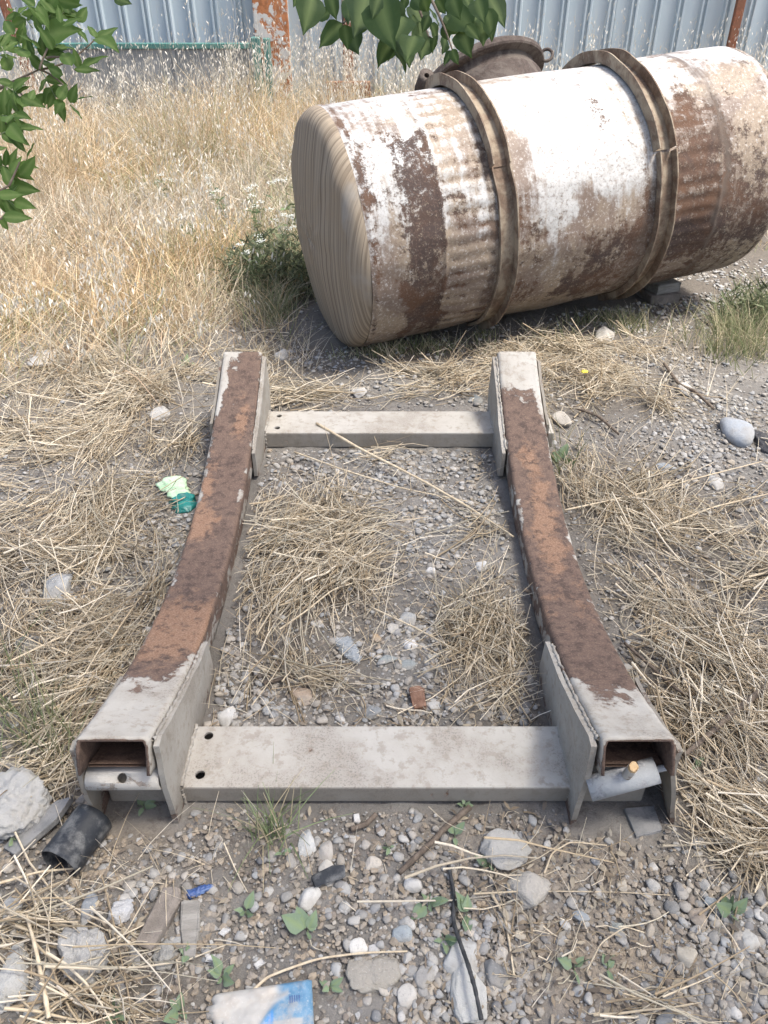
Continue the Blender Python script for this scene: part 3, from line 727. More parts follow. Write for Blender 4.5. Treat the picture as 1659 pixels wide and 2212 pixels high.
def crossbeam(y0, y1, h, x0, x1, holes, grime_lo):
    w = .007; z0 = .002
    prof = [(y0, z0), (y0, z0+h), (y1, z0+h), (y1, z0)]
    bm = bmesh.new(); box_bm(bm, x0, x1, y0, y1, z0, z0+h, .006)
    o = from_bm('crossbeam', bm, M['frame'], frame)
    cb = bmesh.new(); box_bm(cb, x0 - .05, x1 + .05, y0 + w, y1 - w, z0 - .02, z0 + h - w)
    cut(o, [cb] + [cyl_bm((hx, hy, z0 + h - .03), (hx, hy, z0 + h + .03), hr) for hx, hy, hr in holes])
    bm = bmesh.new(); bm.from_mesh(o.data)
    bmesh.ops.triangulate(bm, faces=bm.faces[:]); bm.to_mesh(o.data); bm.free()
    co = np.array([v.co[:] for v in o.data.vertices])
    n = len(co)
    o.data.attributes.new('rust', 'FLOAT', 'POINT').data.foreach_set('value', np.full(n, -.05, np.float32))
    o.data.attributes.new('orange', 'FLOAT', 'POINT').data.foreach_set('value', np.zeros(n, np.float32))
    o.data.attributes.new('grime_shade', 'FLOAT', 'POINT').data.foreach_set('value', np.where(co[:, 2] < z0 + h - .003, grime_lo, .0).astype(np.float32))
    o.data.polygons.foreach_set('use_smooth', np.zeros(len(o.data.polygons), bool))
    return o
crossbeam(1.057, 1.228, .056, XL - .075, XR + .075, [(-.418, 1.198, .011), (-.418, 1.090, .0115)], .68)
crossbeam(2.594, 2.765, .066, XL - .06, XR + .135, [(-.413, 2.725, .011), (-.410, 2.632, .011)], .62)

# pins across the rail mouths
p = D(250, 1680, 1.62)
V, Fc = pipe_np((XL - .078, 1.012, .158), (XL + .076, 1.012, .160), .0255, .019)
o = mesh_np('pin', V, Fc, M['pin'], frame); tag(o, 'pale tubular pin with a drilled hole')
hd = Vector((0, -.62, .78)); pc = Vector((XL, 1.012, .159))
cut(o, [cyl_bm(pc + hd*.005, pc + hd*.05, .0105)])
V, Fc = pipe_np((XR - .083, .992, .150), (XR + .054, 1.004, .196), .0275, .020)
o = mesh_np('pin', V, Fc, M['pinsteel'], frame); tag(o, 'tilted grey pin with a wooden peg stuck through it')
o.data.polygons.foreach_set('use_smooth', np.ones(len(o.data.polygons), bool))
pc = Vector((XR - .012, .997, .174))
pg = from_bm('peg', cyl_bm(pc, pc + Vector((.002, -.018, .062)), .0105, 14), M['pin'], o)
bm = cyl_bm(pc + Vector((.002, -.018, .0615)), pc + Vector((.003, -.0205, .071)), .0098, 14)
for v in bm.verts:
    if v.co.z > pc.z + .066: v.co.z += rng.uniform(-.003, .004)
from_bm('peg_tip', bm, M['pegwood'], o)
from_bm('rod', cyl_bm((XR + .04, 1.002, .195), (XR + .088, 1.006, .208), .007, 12), M['pinsteel'], frame)

# ------------------------------------------------------------------ tank
tank = empty('storage_tank', TA, 'white storage tank lying on its side, streaked with rust', 'tank')
tank.matrix_world = Matrix(((t_ax[0], t_side[0], t_up[0], TA[0]), (t_ax[1], t_side[1], t_up[1], TA[1]), (t_ax[2], t_side[2], t_up[2], TA[2]), (0, 0, 0, 1)))
S0, S1 = -.265, 1.72
def gb(S, T, s, t, ws, wt): return np.exp(-((S-s)/ws)**2 - ((T-t)/wt)**2)
def tank_shell():
    n, m = 300, 320
    s = np.linspace(S0, S1, n); th = np.arange(m)*2*np.pi/m
    S, T = np.meshgrid(s, th, indexing='ij'); Td = np.degrees(T)
    r = np.full(S.shape, TR)
    ribz = np.clip((S - .07)/.02, 0, 1)*np.clip((.30 - S)/.02, 0, 1) + np.clip((S - 1.12)/.02, 0, 1)*np.clip((1.385 - S)/.02, 0, 1)
    rib = np.cos(T*52)
    r = r + ribz*rib*.0022
    seam = np.exp(-((S-.062)/.006)**2) + np.exp(-((S-1.392)/.007)**2) + np.exp(-((S-S0-.02)/.012)**2)*.8
    r = r + seam*.0045
    r = r + (fbm(S*3 + 5, T*4, 3) - .5)*.018 - .022*gb(S, Td, .02, 215, .1, 18) - .02*gb(S, Td, 1.25, 200, .12, 20)
    V = np.stack([S, r*np.cos(T), r*np.sin(T)], -1)
    groove = np.clip(-rib, 0, 1)*ribz*(.3 + 1.4*fbm(S*9, T*6 + 2, 2))
    So, Tdo = S, Td
    S = S + (fbm(S*9 + 3, T*5, 4) - .5)*.10; Td = Td + (fbm(So*7 + 11, T*4 + 5, 4) - .5)*46
    W = lambda a, b, lo=0, hi=1: np.clip((Td - a)/(b - a), lo, hi)
    low = W(165, 215)*(Td < 300)
    rust = .82*np.clip((S+.15)/.06, 0, 1)*np.clip((.085-S)/.04, 0, 1)*W(112, 126)*W(250, 225)
    rust += (fbm(So*8 + 21, T*5 + 3, 4) - .5)*.9
    rust += .55*gb(S, Td, -.17, 150, .035, 16) + .45*gb(S, Td, -.15, 190, .05, 14) + .5*gb(S, Td, -.22, 128, .02, 20)
    rust += .42*groove*(S < .5)*W(120, 150) + .35*ribz*(S > 1)*W(130, 175) + .28*groove*(S > 1)
    rust += .62*gb(S, Td, .48, 171, .05, 12) + .5*gb(S, Td, .46, 194, .09, 9)
    rust += .85*gb(S, Td, .88, 198, .15, 14) + .75*gb(S, Td, .66, 212, .22, 10) + .55*gb(S, Td, .99, 170, .03, 30) + .6*gb(S, Td, .75, 222, .3, 10)
    rust += .30*np.clip((S-1.12)/.08, 0, 1)*W(118, 150)
    rust += .42*gb(S, Td, .85, 118, .10, 9) + .75*gb(S, Td, 1.26, 196, .14, 14) + .35*gb(S, Td, 1.55, 190, .16, 25) + .3*gb(S, Td, 1.3, 150, .15, 20)
    rust += .4*np.exp(-((S-1.40)/.03)**2)*W(100, 150) + .5*gb(S, Td, 1.62, 105, .07, 8) + .35*(np.abs(S-.30) < .03) + .3*(np.abs(S-.41) < .03)*W(150, 180)
    rust -= .6*gb(S, Td, .55, 213, .05, 8) + .5*gb(S, Td, 1.22, 226, .12, 10) + .4*gb(S, Td, .8, 190, .05, 8) + .35*gb(S, Td, .2, 200, .05, 12) + .5*gb(S, Td, -.2, 200, .05, 30)
    dirt = .40 + .35*W(150, 200) + (fbm(So*4 + 1, T*2 + 2, 4) - .5)*1.1 + .55*low + .45*np.clip((S-1.1)/.1, 0, 1)*W(105, 135) + .12*(S < .06) - .75*gb(S, Td, .72, 138, .24, 30) - .3*gb(S, Td, 1.35, 95, .3, 14)
    dirt += .5*gb(S, Td, .44, 150, .06, 20) + .35*gb(S, Td, .8, 183, .25, 10) + .25*groove + .35*ribz*W(150, 190)*(S < .5) - .4*gb(S, Td, -.21, 190, .05, 40)
    rust += .62*np.exp(-((So - S0 - .02)/.022)**2)*(.35 + 1.3*fbm(T*7, So*30, 3)) + .35*np.exp(-((So - .062)/.012)**2)
    grime_shade = .75*np.exp(-((S-1.40)/.022)**2) + .6*np.exp(-((S+.235)/.012)**2)*W(160, 100) + .45*(np.abs(S-.285) < .025) + .4*(np.abs(S-1.02) < .03)*W(120, 160) + .65*W(225, 262)*(Td < 300)
    o = mesh_np('shell', V, grid_faces(n, m, True), M['tank'], tank, attrs={'rust': rust*.88 + .03, 'dirt': dirt + .10, 'grime_shade': np.clip(grime_shade, 0, 1), 'ss': So, 'tt': T*TR})
    return o
tank_shell()
def end_cap(sgn, mat):
    n, m = 40, 160
    q = np.linspace(0, 1, n); th = np.arange(m)*2*np.pi/m
    # knuckle then shallow dome
    a_ = np.clip(q/.35, 0, 1)*np.pi/2*.9; rr = TR - .085*(1 - np.cos(a_)); dd = .075*np.sin(a_); r1, d1 = TR - .085*(1 - math.cos(np.pi/2*.9)), .075*math.sin(np.pi/2*.9)
    k = np.clip((q - .35)/.65, 0, 1)
    rr = np.where(q >= .35, r1*(1 - k), rr); dd = np.where(q >= .35, d1 + .05*(1 - (1-k)**2), dd)
    Q, T = np.meshgrid(np.arange(n), th, indexing='ij')
    base = S0 if sgn < 0 else S1
    wob = (fbm(T*2.5 + 3, Q/12. + 2, 2) - .5)*.014
    V = np.stack([base + sgn*(dd[Q] + wob*(Q > 3)), rr[Q]*np.cos(T), rr[Q]*np.sin(T)], -1)
    Td = np.degrees(T)
    pale = np.clip((rr[Q]*np.cos(np.radians(Td - 172)) - .40 + .06*(fbm(Td/14., 0*Td + 3, 3) - .5))/.05, 0, 1)*.42
    arc = np.concatenate([[0], np.cumsum(np.hypot(np.diff(rr), np.diff(dd)))]); arc = arc[-1] - arc
    bendx = .05*np.sin(arc[Q]*np.sin(T)*2.2)
    attrs = {'su': arc[Q]*np.cos(T) + bendx, 'sv': arc[Q]*np.sin(T), 'pale': pale, 'ss': 0*pale + base, 'tt': T*TR, 'rust': .3 + 0*pale, 'dirt': .75 + 0*pale, 'grime_shade': .1 + 0*pale}
    f = grid_faces(n, m, True)
    return mesh_np('end_cap', V, f if sgn > 0 else f[:, ::-1], mat, tank, attrs=attrs)
tag(end_cap(-1, M['cap']), 'brownish dished end with fine vertical streaks'); end_cap(1, M['tank'])

def hoop(sc, segs):
    for (a0, a1, dr, ds, w, fl, lab) in segs:
        n = max(12, int(abs(a1-a0)/2.2)); T = np.radians(np.linspace(a0, a1, n))
        t = .006; h0, h1 = fl
        prof = [(-w/2, 0), (-w/2, h0), (-w/2+t, h0), (-w/2+t, t), (w/2-t, t), (w/2-t, h1), (w/2, h1), (w/2, 0)]
        V = []
        for i, tt in enumerate(T):
            wob = (float(vnoise(np.array(tt*5 + sc*9), np.array(sc*3))) - .5)*.010
            for (ps, pr) in prof:
                r = TR + .004 + dr + pr + (wob*.6 if pr > .01 else 0)
                V.append((sc + ds + ps + wob, r*math.cos(tt), r*math.sin(tt)))
        m = len(prof)
        V = np.array(V); Fc = grid_faces(n, m, True)
        caps = [np.array([[0, 1, 2, 3], [0, 3, 4, 7], [4, 5, 6, 7]])[:, ::-1], np.array([[0, 1, 2, 3], [0, 3, 4, 7], [4, 5, 6, 7]]) + (n-1)*m]
        o = mesh_np('hoop', V, np.concatenate([Fc] + caps), M['hoop'], tank, smooth=False)
        o['label'] = lab
hoop(.335, [(-75, 147, .004, 0, .080, (.048, .048), 'upper length of the near rusty channel hoop'),
            (146, 250, -.001, .004, .072, (.016, .044), 'lower length of the near rusty channel hoop')])
hoop(1.085, [(-75, 152, .004, 0, .085, (.050, .050), 'upper length of the far channel hoop'),
             (153, 255, -.001, .010, .078, (.034, .044), 'lower length of the far channel hoop')])
def manhole():
    c = R_(47); sc = .66
    axis = np.array([-.05, math.cos(c), math.sin(c)]); axis /= np.linalg.norm(axis)
    base = np.array([sc, 0, 0]); a = np.array([1., 0, 0]); a -= axis*(a @ axis); a /= np.linalg.norm(a); b = np.cross(axis, a)
    def rev(name, prof, parent, seg=72):
        th = np.arange(seg)*2*np.pi/seg; ring = np.cos(th)[:, None]*a + np.sin(th)[:, None]*b
        V = np.concatenate([base + axis*h + ring*r for h, r in prof])
        return mesh_np(name, V, grid_faces(len(prof), seg, True), M['manhole'], parent, smooth=False)
    mh = rev('manhole', [(.36, .29), (.51, .29), (.525, .285), (.535, .275), (.575, .275), (.575, .26), (.38, .26)], tank)
    tag(mh, 'dark rusty manhole neck with flanged rim on the back of the tank')
    rev('rim', [(.57, .275), (.57, .32), (.577, .326), (.597, .326), (.605, .319), (.605, .275), (.57, .275)], mh)
    rev('lid', [(.606, .0), (.606, .30), (.62, .30), (.627, .28), (.633, .0)], mh)
    for ang, nm in ((200, 'hinge'), (-25, 'lug')):
        d = math.cos(R_(ang))*a + math.sin(R_(ang))*b
        q = base + axis*.59 + d*.34
        if nm == 'lug':
            e = np.cross(d, axis); th = np.arange(18)*2*np.pi/18
            P = (q[None] + .028*np.cos(th)[:, None]*d + .028*np.sin(th)[:, None]*axis)
            P = np.concatenate([P, P[:1]])[None]
            V, Fc = tubes(P, .008, 6)
            mesh_np('lug', V, Fc, M['manhole'], mh)
        else:
            V, Fc = pipe_np(q - b*.05, q + b*.05, .035, .012, 18)
            mesh_np('hinge', V, Fc, M['manhole'], mh)
            V, Fc = pipe_np(q - d*.09 - axis*.02, q, .03, .005, 10); mesh_np('hinge_arm', V, Fc, M['manhole'], mh)
manhole()

# wooden blocks that carry the tank
pb = G(1410, 640)
for k, (w, d, h, z, rz, mat, lab) in enumerate([(.17, .30, .055, -.005, 12, 'wood', 'dark weathered timber block lying on the ground under the tank'),
                                                (.15, .26, .05, .0505, 22, 'wood', 'upper pale timber block wedged between lower block and tank')]):
    bm = bmesh.new(); box_bm(bm, -w/2, w/2, -d/2, d/2, 0, h, .005)
    bmesh.ops.subdivide_edges(bm, edges=bm.edges[:], cuts=1, use_grid_fill=True)
    for v in bm.verts: v.co += Vector(rng.normal(0, .0018, 3))
    o = from_bm('timber_block', bm, M['brownclod'] if k == 0 else M['wood'])
    o.location = (pb[0] + .01, pb[1] + .06, gz(pb[0], pb[1]) + z); o.rotation_euler = (0, 0, R_(rz))
    tag(o, lab, 'wood block')

# ------------------------------------------------------------------ fence, posts, low panel
FY = 9.0
fence = empty('sheet_metal_fence', (0, FY, 0), 'pale blue grey corrugated sheet metal fence behind the dry grass', 'fence')
def fence_panels():
    pitch = .225; per = 5; w = pitch*per
    prof = []
    for k in range(per):
        x0 = k*pitch
        prof += [(x0, 0), (x0 + .125, 0), (x0 + .137, -.034), (x0 + .152, -.034), (x0 + .160, -.006), (x0 + .176, -.006), (x0 + .184, -.034), (x0 + .199, -.034), (x0 + .211, 0)]
    prof.append((w + .02, 0)); prof = np.array(prof)
    zs = np.array([.0, 1.1, 2.2]); m = len(prof)
    V = np.concatenate([np.stack([prof[:, 0], prof[:, 1], np.full(m, z)], 1) for z in zs])
    f = grid_faces(3, m)
    V2 = V + np.array([0, .002, 0]); n = len(V)
    me = None
    for i in range(-7, 9):
        if me is None:
            o = mesh_np('sheet_panel', np.concatenate([V, V2]), np.concatenate([f, f[:, ::-1] + n]), M['fence'], fence, smooth=False); me = o.data
        else: o = link('sheet_panel', me, fence)
        o.location = (i*w, .003*(i % 2) + rng.uniform(0, .004), rng.uniform(-.01, .01)); o.rotation_euler = (0, R_(rng.normal(0, .25)), 0)
fence_panels()
for z in (.45, 1.75):
    bm = bmesh.new(); box_bm(bm, -8, 10, .03, .07, z, z + .05)
    from_bm('rail', bm, M['postred'], fence)
def post(u, w, d, mat, lab, y=FY - .12, top=2.3, tilt=0):
    x = (u - CX)/F_*((y)*cP + .9*sP)
    bm = bmesh.new(); box_bm(bm, -w/2, w/2, -d/2, d/2, -.1, top, .01)
    bmesh.ops.subdivide_edges(bm, edges=[e for e in bm.edges if e.calc_length() > .5], cuts=8)
    o = from_bm('post', bm, M[mat], fence); o.location = (x, y - FY, 0); o.rotation_euler = (0, R_(tilt), 0); o['label'] = lab
    return o
post(590, .33, .08, 'post', 'wide rusty post with peeling white paint')
post(752, .10, .06, 'postred', 'narrow rust red post')
post(1578, .085, .05, 'postred', 'thin rust red post behind the tank end')
post(58, .09, .06, 'postred', 'thin rusty post at far left', tilt=-6)
bm = bmesh.new(); box_bm(bm, -.22, .22, -.05, .05, -.05, .42, .01); o = from_bm('post_foot', bm, M['postred'], fence); o.location = ((752-CX)/F_*(FY*cP+.9*sP), -.2, 0)

lp = empty('low_panel', (-1.9, FY - .45, .12), 'low grey panel with dark green rail and post in front of the fence', 'panel')
bm = bmesh.new(); box_bm(bm, -1.15, .62, 0, .03, .02, .60, .004); from_bm('panel', bm, M['greypanel'], lp)
bm = bmesh.new(); box_bm(bm, -1.6, .66, -.02, .05, .605, .65, .006); from_bm('top_rail', bm, M['greenpaint'], lp)
bm = bmesh.new(); box_bm(bm, .66, .74, -.05, .05, -.05, .70, .008); from_bm('post', bm, M['greenpaint'], lp)
bm = bmesh.new(); box_bm(bm, .77, .83, -.03, .05, -.05, .69, .008); from_bm('post', bm, M['greenpaint'], lp)
for x in (-.7, -.1):
    bm = bmesh.new(); box_bm(bm, x, x + .03, -.012, -.001, .03, .60, .003); from_bm('stile', bm, M['greypanel'], lp)

# ------------------------------------------------------------------ straw and grass
STRAWPAL = np.array([(.68,.60,.46), (.80,.735,.60), (.55,.465,.335), (.86,.81,.70), (.42,.345,.245), (.74,.67,.54), (.63,.595,.49)])*np.array([1.05, 1.0, .93])
def sample_ground(n, L, base, v0, v1, hw=880, nz=9, thr=.35):
    out = []; tot = 0; ylo, yhi = G(0, v1)[1], G(0, v0)[1]
    while tot < n:
        k = n*3
        y = ylo + (yhi - ylo)*rng.random(k); x = (rng.random(k)*2 - 1)*(y*cP + CAM_H*sP)/F_*hw
        u, v = PR(x, y)
        ok = rng.random(k) < patches(u, v, L, base)*np.clip(fbm(x*nz*.35 + 3, y*nz*.35 + 8, 3)*4.2 - 1.3 - thr, .03, 1.3)
        out.append(np.stack([x[ok], y[ok]], 1)); tot += ok.sum()
    return np.concatenate(out)[:n]
def lying_straw(n, lmin, lmax, rmin, rmax, zmax, base=.10, curl=.35, K=5, nz=9, v1=2300, clump=0):
    L = lmin + (lmax - lmin)*rng.random(n)**1.8
    if clump:
        nc = max(n//clump, 2); C0 = sample_ground(nc, STRAW, base, 640, v1, nz=nz); ci = rng.integers(0, nc, n)
        fl = (fbm(C0[:, 0]*1.3 + 20, C0[:, 1]*1.3 + 4, 2) - .5)*9 + .4 + rng.normal(0, .6, nc)
        a = fl[ci] + rng.normal(0, .34, n)
        along = rng.uniform(-.5, .5, n)*L*.9 + rng.normal(0, .02, n); across = rng.normal(0, .022, n)
        x = C0[ci, 0] + np.cos(a)*along - np.sin(fl[ci])*across; y = C0[ci, 1] + np.sin(a)*along + np.cos(fl[ci])*across
    else:
        P0 = sample_ground(n, STRAW, base, 640, v1, nz=nz)
        x, y = P0[:, 0], P0[:, 1]
        a = (fbm(x*1.3 + 20, y*1.3 + 4, 2) - .5)*9 + .4 + rng.normal(0, .75, n)
    t = np.linspace(-.5, .5, K)[None]
    bend = rng.normal(0, curl, n)[:, None]
    ang = a[:, None] + bend*t*2
    step = L[:, None]/(K-1)
    px = np.cumsum(np.cos(ang)*step, 1); py = np.cumsum(np.sin(ang)*step, 1)
    px += (x - px.mean(1))[:, None]; py += (y - py.mean(1))[:, None]
    z0 = (rng.random(n)**2.2*zmax)[:, None]
    tilt = rng.normal(0, .16, n)[:, None]*L[:, None]
    pz = hgt(px, py) + .003 + z0 + np.maximum(tilt*t*2, -z0) + np.abs(rng.normal(0, .004, (n, K)))
    bad = in_frame(px, py, .004).any(1) & (pz.max(1) > .0)
    inside_tank = (tank_dist(px, py) < .34).any(1)
    H = np.array([h for h in HERO if h[2] > .02])
    onrock = (((x[:, None]-H[None, :, 0])**2 + (y[:, None]-H[None, :, 1])**2) < (H[None, :, 2]*1.0)**2).any(1) & (rng.random(n) < .93)
    keep = ~bad & ~inside_tank & ~onrock
    P = np.stack([px, py, pz], -1)[keep]; m = len(P)
    rad = (rmin + (rmax - rmin)*rng.random(m)**2)[:, None]*np.linspace(1.15, .55, K)[None]
    col = STRAWPAL[rng.integers(0, len(STRAWPAL), m)]*rng.uniform(.62, 1.12, (m, 1))
    V, Fc = tubes(P, rad, 3)
    return V, Fc, rep(col, K*3)
def join(*parts):
    Vs, Fs, Cs, k = [], [], [], 0
    for V, Fc, C in parts:
        Vs.append(V); Fs.append(Fc + k); Cs.append(C); k += len(V)
    return np.concatenate(Vs), np.concatenate(Fs), np.concatenate(Cs)
V, Fc, C = join(lying_straw(7000, .06, .28, .0010, .0030, .055, base=.02, clump=26),
                lying_straw(2800, .05, .22, .0009, .0024, .05, base=.05),
                lying_straw(3400, .03, .10, .0008, .0018, .03, base=.2, curl=.9, K=4),
                lying_straw(1900, .14, .42, .0015, .0034, .07, base=.04, curl=.22, clump=9))
tag(mesh_np('straw', V, Fc, M['straw'], col=C), 'dry broken straw strewn over the gravel around the frame', 'straw', None, 'stuff')

def blades(P0, L, w, lean, colr, K=4, droop=.6):
    n = len(P0); az = rng.uniform(0, 6.283, n)
    t = np.linspace(0, 1, K)[None]
    ln = lean[:, None]*(t + droop*t*t)
    px = P0[:, :1] + np.cos(az)[:, None]*ln*L[:, None]; py = P0[:, 1:] + np.sin(az)[:, None]*ln*L[:, None]
    pz = hgt(P0[:, 0], P0[:, 1])[:, None] - .005 + L[:, None]*t*np.sqrt(np.maximum(1 - (lean[:, None]*.8)**2*t, .15))
    sd_ = rng.normal(0, .5, n)
    side = np.stack([np.cos(sd_), np.sin(sd_), np.zeros(n)], 1)
    W = w[:, None]*np.linspace(1, .25, K)[None]
    P = np.stack([px, py, pz], -1)
    V, Fc = ribbons(P, W, side)
    return V, Fc, rep(colr, K*2), P
def meadow():
    parts = []
    def where(n, f):
        out = []; tot = 0
        while tot < n:
            k = n*3; y = 2.6 + (8.85 - 2.6)*rng.random(k); x = (rng.random(k)*2 - 1)*(y*cP + .9)/F_*900
            d = f(x, y); ok = (rng.random(k) < d) & (tank_dist(x, y) > .50)
            out.append(np.stack([x[ok], y[ok]], 1)); tot += ok.sum()
        return np.concatenate(out)[:n]
    edge = lambda x, y: np.clip((y - (3.25 - .55*np.clip(-x - .5, 0, .8) + .5*np.clip(x + .6, 0, 3) + .35*(fbm(x*2, 1 + 0*x, 2) - .5)))/.9, 0, 1)
    behind = lambda x, y: 1/(1 + np.exp(-((y - 3.72) - .36*(x - .03))*9))
    dens = lambda x, y: edge(x, y)*behind(x, y)*np.clip(fbm(x*2.6 + 4, y*2.6, 3)*4.0 - 1.3, .14, 1)*np.where((x > 1.6) & (y < 6), .25, 1)
    hh = lambda P: (.55 + .75*fbm(P[:, 0]*1.6 + 9, P[:, 1]*1.6, 2))*np.clip(.42 + (P[:, 1] - 3.4)*.16, .35, 1.0)
    P0 = where(56000, dens); n = len(P0)
    col = STRAWPAL[rng.integers(0, len(STRAWPAL), n)]*rng.uniform(.7, 1.05, (n, 1))*np.array([[1.03, .99, .92]])
    hu = fbm(P0[:, 0]*1.1 + 7, P0[:, 1]*1.1 + 3, 3)[:, None]; col = col*(1 + np.clip((hu - .5)*3, -.5, .5)*np.array([[.15, .0, -.25]]))
    g = rng.random(n) < np.clip((fbm(P0[:, 0]*1.7 + 30, P0[:, 1]*1.7, 3) - .42)*1.6, .03, .4); col[g] = np.array([.34, .35, .19])*rng.uniform(.7, 1.2, (g.sum(), 1))
    pk = rng.random(n) < .10; col[pk] = np.array([.55, .40, .27])
    L = hh(P0)*rng.uniform(.16, .55, n)*(.6 + .8*fbm(P0[:, 0]*3 + 2, P0[:, 1]*3 + 9, 3))
    parts.append(blades(P0, L, rng.uniform(.003, .0085, n), np.abs(rng.normal(.4, .42, n)).clip(0, 1.25), col, K=4, droop=1.1)[:3])
    # bent, matted litter under it
    P1 = where(18000, lambda x, y: edge(x, y)*behind(x, y)*.7); n = len(P1)
    parts.append(blades(P1, rng.uniform(.08, .26, n), rng.uniform(.003, .006, n), rng.uniform(.8, 1.3, n), STRAWPAL[rng.integers(0, 7, n)]*rng.uniform(.55, .95, (n, 1)), droop=.1)[:3])
    V, Fc, C = join(*parts)
    tag(mesh_np('dry_meadow', V, Fc, M['straw'], col=C), 'tall dry tan grass growing between the tank and the fence', 'grass', None, 'stuff')
    # oat-like seed heads, pale, on thin stems
    P2 = where(2600, lambda x, y: dens(x, y)*(.45 + .8*(y > 6.8))*np.clip(fbm(x*2.1 + 3, y*2.1 + 40, 3)*5 - 2.1, .05, 1)); n = len(P2)
    L = hh(P2)*rng.uniform(.5, .85, n) + .32*(P2[:, 1] > 6.8)*rng.random(n)**1.5
    colS = np.array([.70, .64, .50])*rng.uniform(.85, 1.1, (n, 1))
    tall = (rng.random(n) < .16) & (P2[:, 1] > 7.2); L = np.where(tall, rng.uniform(.80, 1.15, n), L)
    V1, F1, C1, PP = blades(P2, L, np.full(n, .0032), np.abs(rng.normal(.1, .15, n)), colS, K=5, droop=.8)
    nb = 9
    t = rng.uniform(.62, 1.0, (n, nb)); i0 = np.minimum((t*4).astype(int), 3); fr = t*4 - i0
    idx = np.arange(n)[:, None]
    B = PP[idx, i0]*(1 - fr[..., None]) + PP[idx, i0+1]*fr[..., None]
    off = rng.normal(0, .032, (n, nb, 3)); off[..., 2] = -np.abs(off[..., 2])*.6
    Q0 = (B + off).reshape(-1, 3); N = len(Q0)
    d = rng.normal(0, .35, (N, 3)); d[:, 2] = -1 + rng.normal(0, .4, N); d /= np.linalg.norm(d, axis=1, keepdims=True)
    ln = rng.uniform(.02, .042, N)
    sd_ = rng.normal(0, .6, N); side = np.stack([np.cos(sd_), np.sin(sd_), 0*sd_], 1)
    Pq = np.stack([Q0, Q0 + d*ln[:, None]*.4, Q0 + d*ln[:, None]], 1)
    wq = np.stack([np.full(N, .0012), rng.uniform(.006, .011, N), np.full(N, .0008)], 1)
    V3, F3 = ribbons(Pq, wq, side)
    C3 = rep(np.array([.72, .68, .59])*rng.uniform(.85, 1.08, (N, 1)), 6)
    V, Fc, C = join((V1, F1, C1), (V3, F3, C3))
    tag(mesh_np('wild_oat_heads', V, Fc, M['straw'], col=C), 'pale nodding wild oat seed heads above the dry grass', 'grass', None, 'stuff')
meadow()

def tufts():
    """short standing dry grass in and around the yard, and a little living green"""
    parts = []
    P0 = sample_ground(5200, STRAW, .06, 690, 2280, nz=12); ok = ~in_frame(P0[:, 0], P0[:, 1], .05) & (tank_dist(P0[:, 0], P0[:, 1]) > .3); P0 = P0[ok]; n = len(P0)
    parts.append(blades(P0, rng.uniform(.02, .11, n)*np.where(P0[:, 1] > 2.6, 1.5, 1), rng.uniform(.0016, .0034, n), rng.uniform(.3, 1.1, n), STRAWPAL[rng.integers(0, 7, n)]*rng.uniform(.75, 1.1, (n, 1)))[:3])
    V, Fc, C = join(*parts)
    tag(mesh_np('dry_stubble', V, Fc, M['straw'], col=C), 'short bent dry grass stubble in the yard', 'grass', None, 'stuff')
    GP = [(590,1790,60,50,.0), (1150,728,140,24,1), (1310,700,130,26,1), (1460,668,100,26,.8), (1600,720,90,60,1), (900,757,140,20,.8), (620,650,80,60,1), (1200,990,40,40,.5), (520,1150,20,40,.2), (820,760,100,20,.8), (1290,620,120,30,.7), (60,1560,60,60,.2), (130,1620,60,40,.25)]
    P1 = sample_ground(5200, GP, .0, 560, 1800, nz=14, thr=.1)
    td = tank_dist(P1[:, 0], P1[:, 1]); P1 = P1[(td > .2) & ~in_frame(P1[:, 0], P1[:, 1], .03)]; n = len(P1)
    td = tank_dist(P1[:, 0], P1[:, 1])
    L = rng.uniform(.05, .22, n)*np.clip((td - .1)*1.9, .35, 1)
    gc = np.array([(.22,.25,.12), (.30,.31,.17), (.42,.38,.24), (.16,.20,.09), (.55,.47,.32)])[rng.integers(0, 5, n)]*rng.uniform(.8, 1.15, (n, 1))
    V, Fc, C, _ = blades(P1, L, rng.uniform(.0025, .0055, n), rng.uniform(.1, .8, n), gc)
    tag(mesh_np('green_grass', V, Fc, M['green_grass'], col=C), 'sparse green grass growing along the foot of the tank', 'grass', None, 'stuff')
tufts()

def litter_bits():
    P0 = sample_ground(2600, [(830,2000,900,300,1), (900,1450,300,150,.6), (200,1500,300,300,.5)], .15, 800, 2290); n = len(P0)
    P0 = P0[~in_frame(P0[:, 0], P0[:, 1], .01)]; n = len(P0)
    a = rng.uniform(0, 6.283, n); L = rng.uniform(.006, .026, n); w = L*rng.uniform(.2, .5, n)
    t = np.array([0, .5, 1.0])[None]; z = hgt(P0[:, 0], P0[:, 1])[:, None] + .004 + rng.random((n, 1))*.008 + rng.random((n, 3))*.008
    P = np.stack([P0[:, :1] + np.cos(a)[:, None]*L[:, None]*t, P0[:, 1:] + np.sin(a)[:, None]*L[:, None]*t, z], -1)
    side = np.stack([-np.sin(a), np.cos(a), rng.normal(0, .4, n)], 1)
    pal = np.array([(.30,.24,.17), (.42,.36,.27), (.20,.165,.13), (.36,.33,.28), (.50,.43,.32)])
    V, Fc = ribbons(P, w[:, None]*np.array([[.4, 1, .2]]), side)
    tag(mesh_np('leaf_litter', V, Fc, M['straw'], col=rep(pal[rng.integers(0, 5, n)]*rng.uniform(.8, 1.1, (n, 1)), 6)), 'dry brown leaf and stem bits scattered on the soil', 'litter', None, 'stuff')
litter_bits()
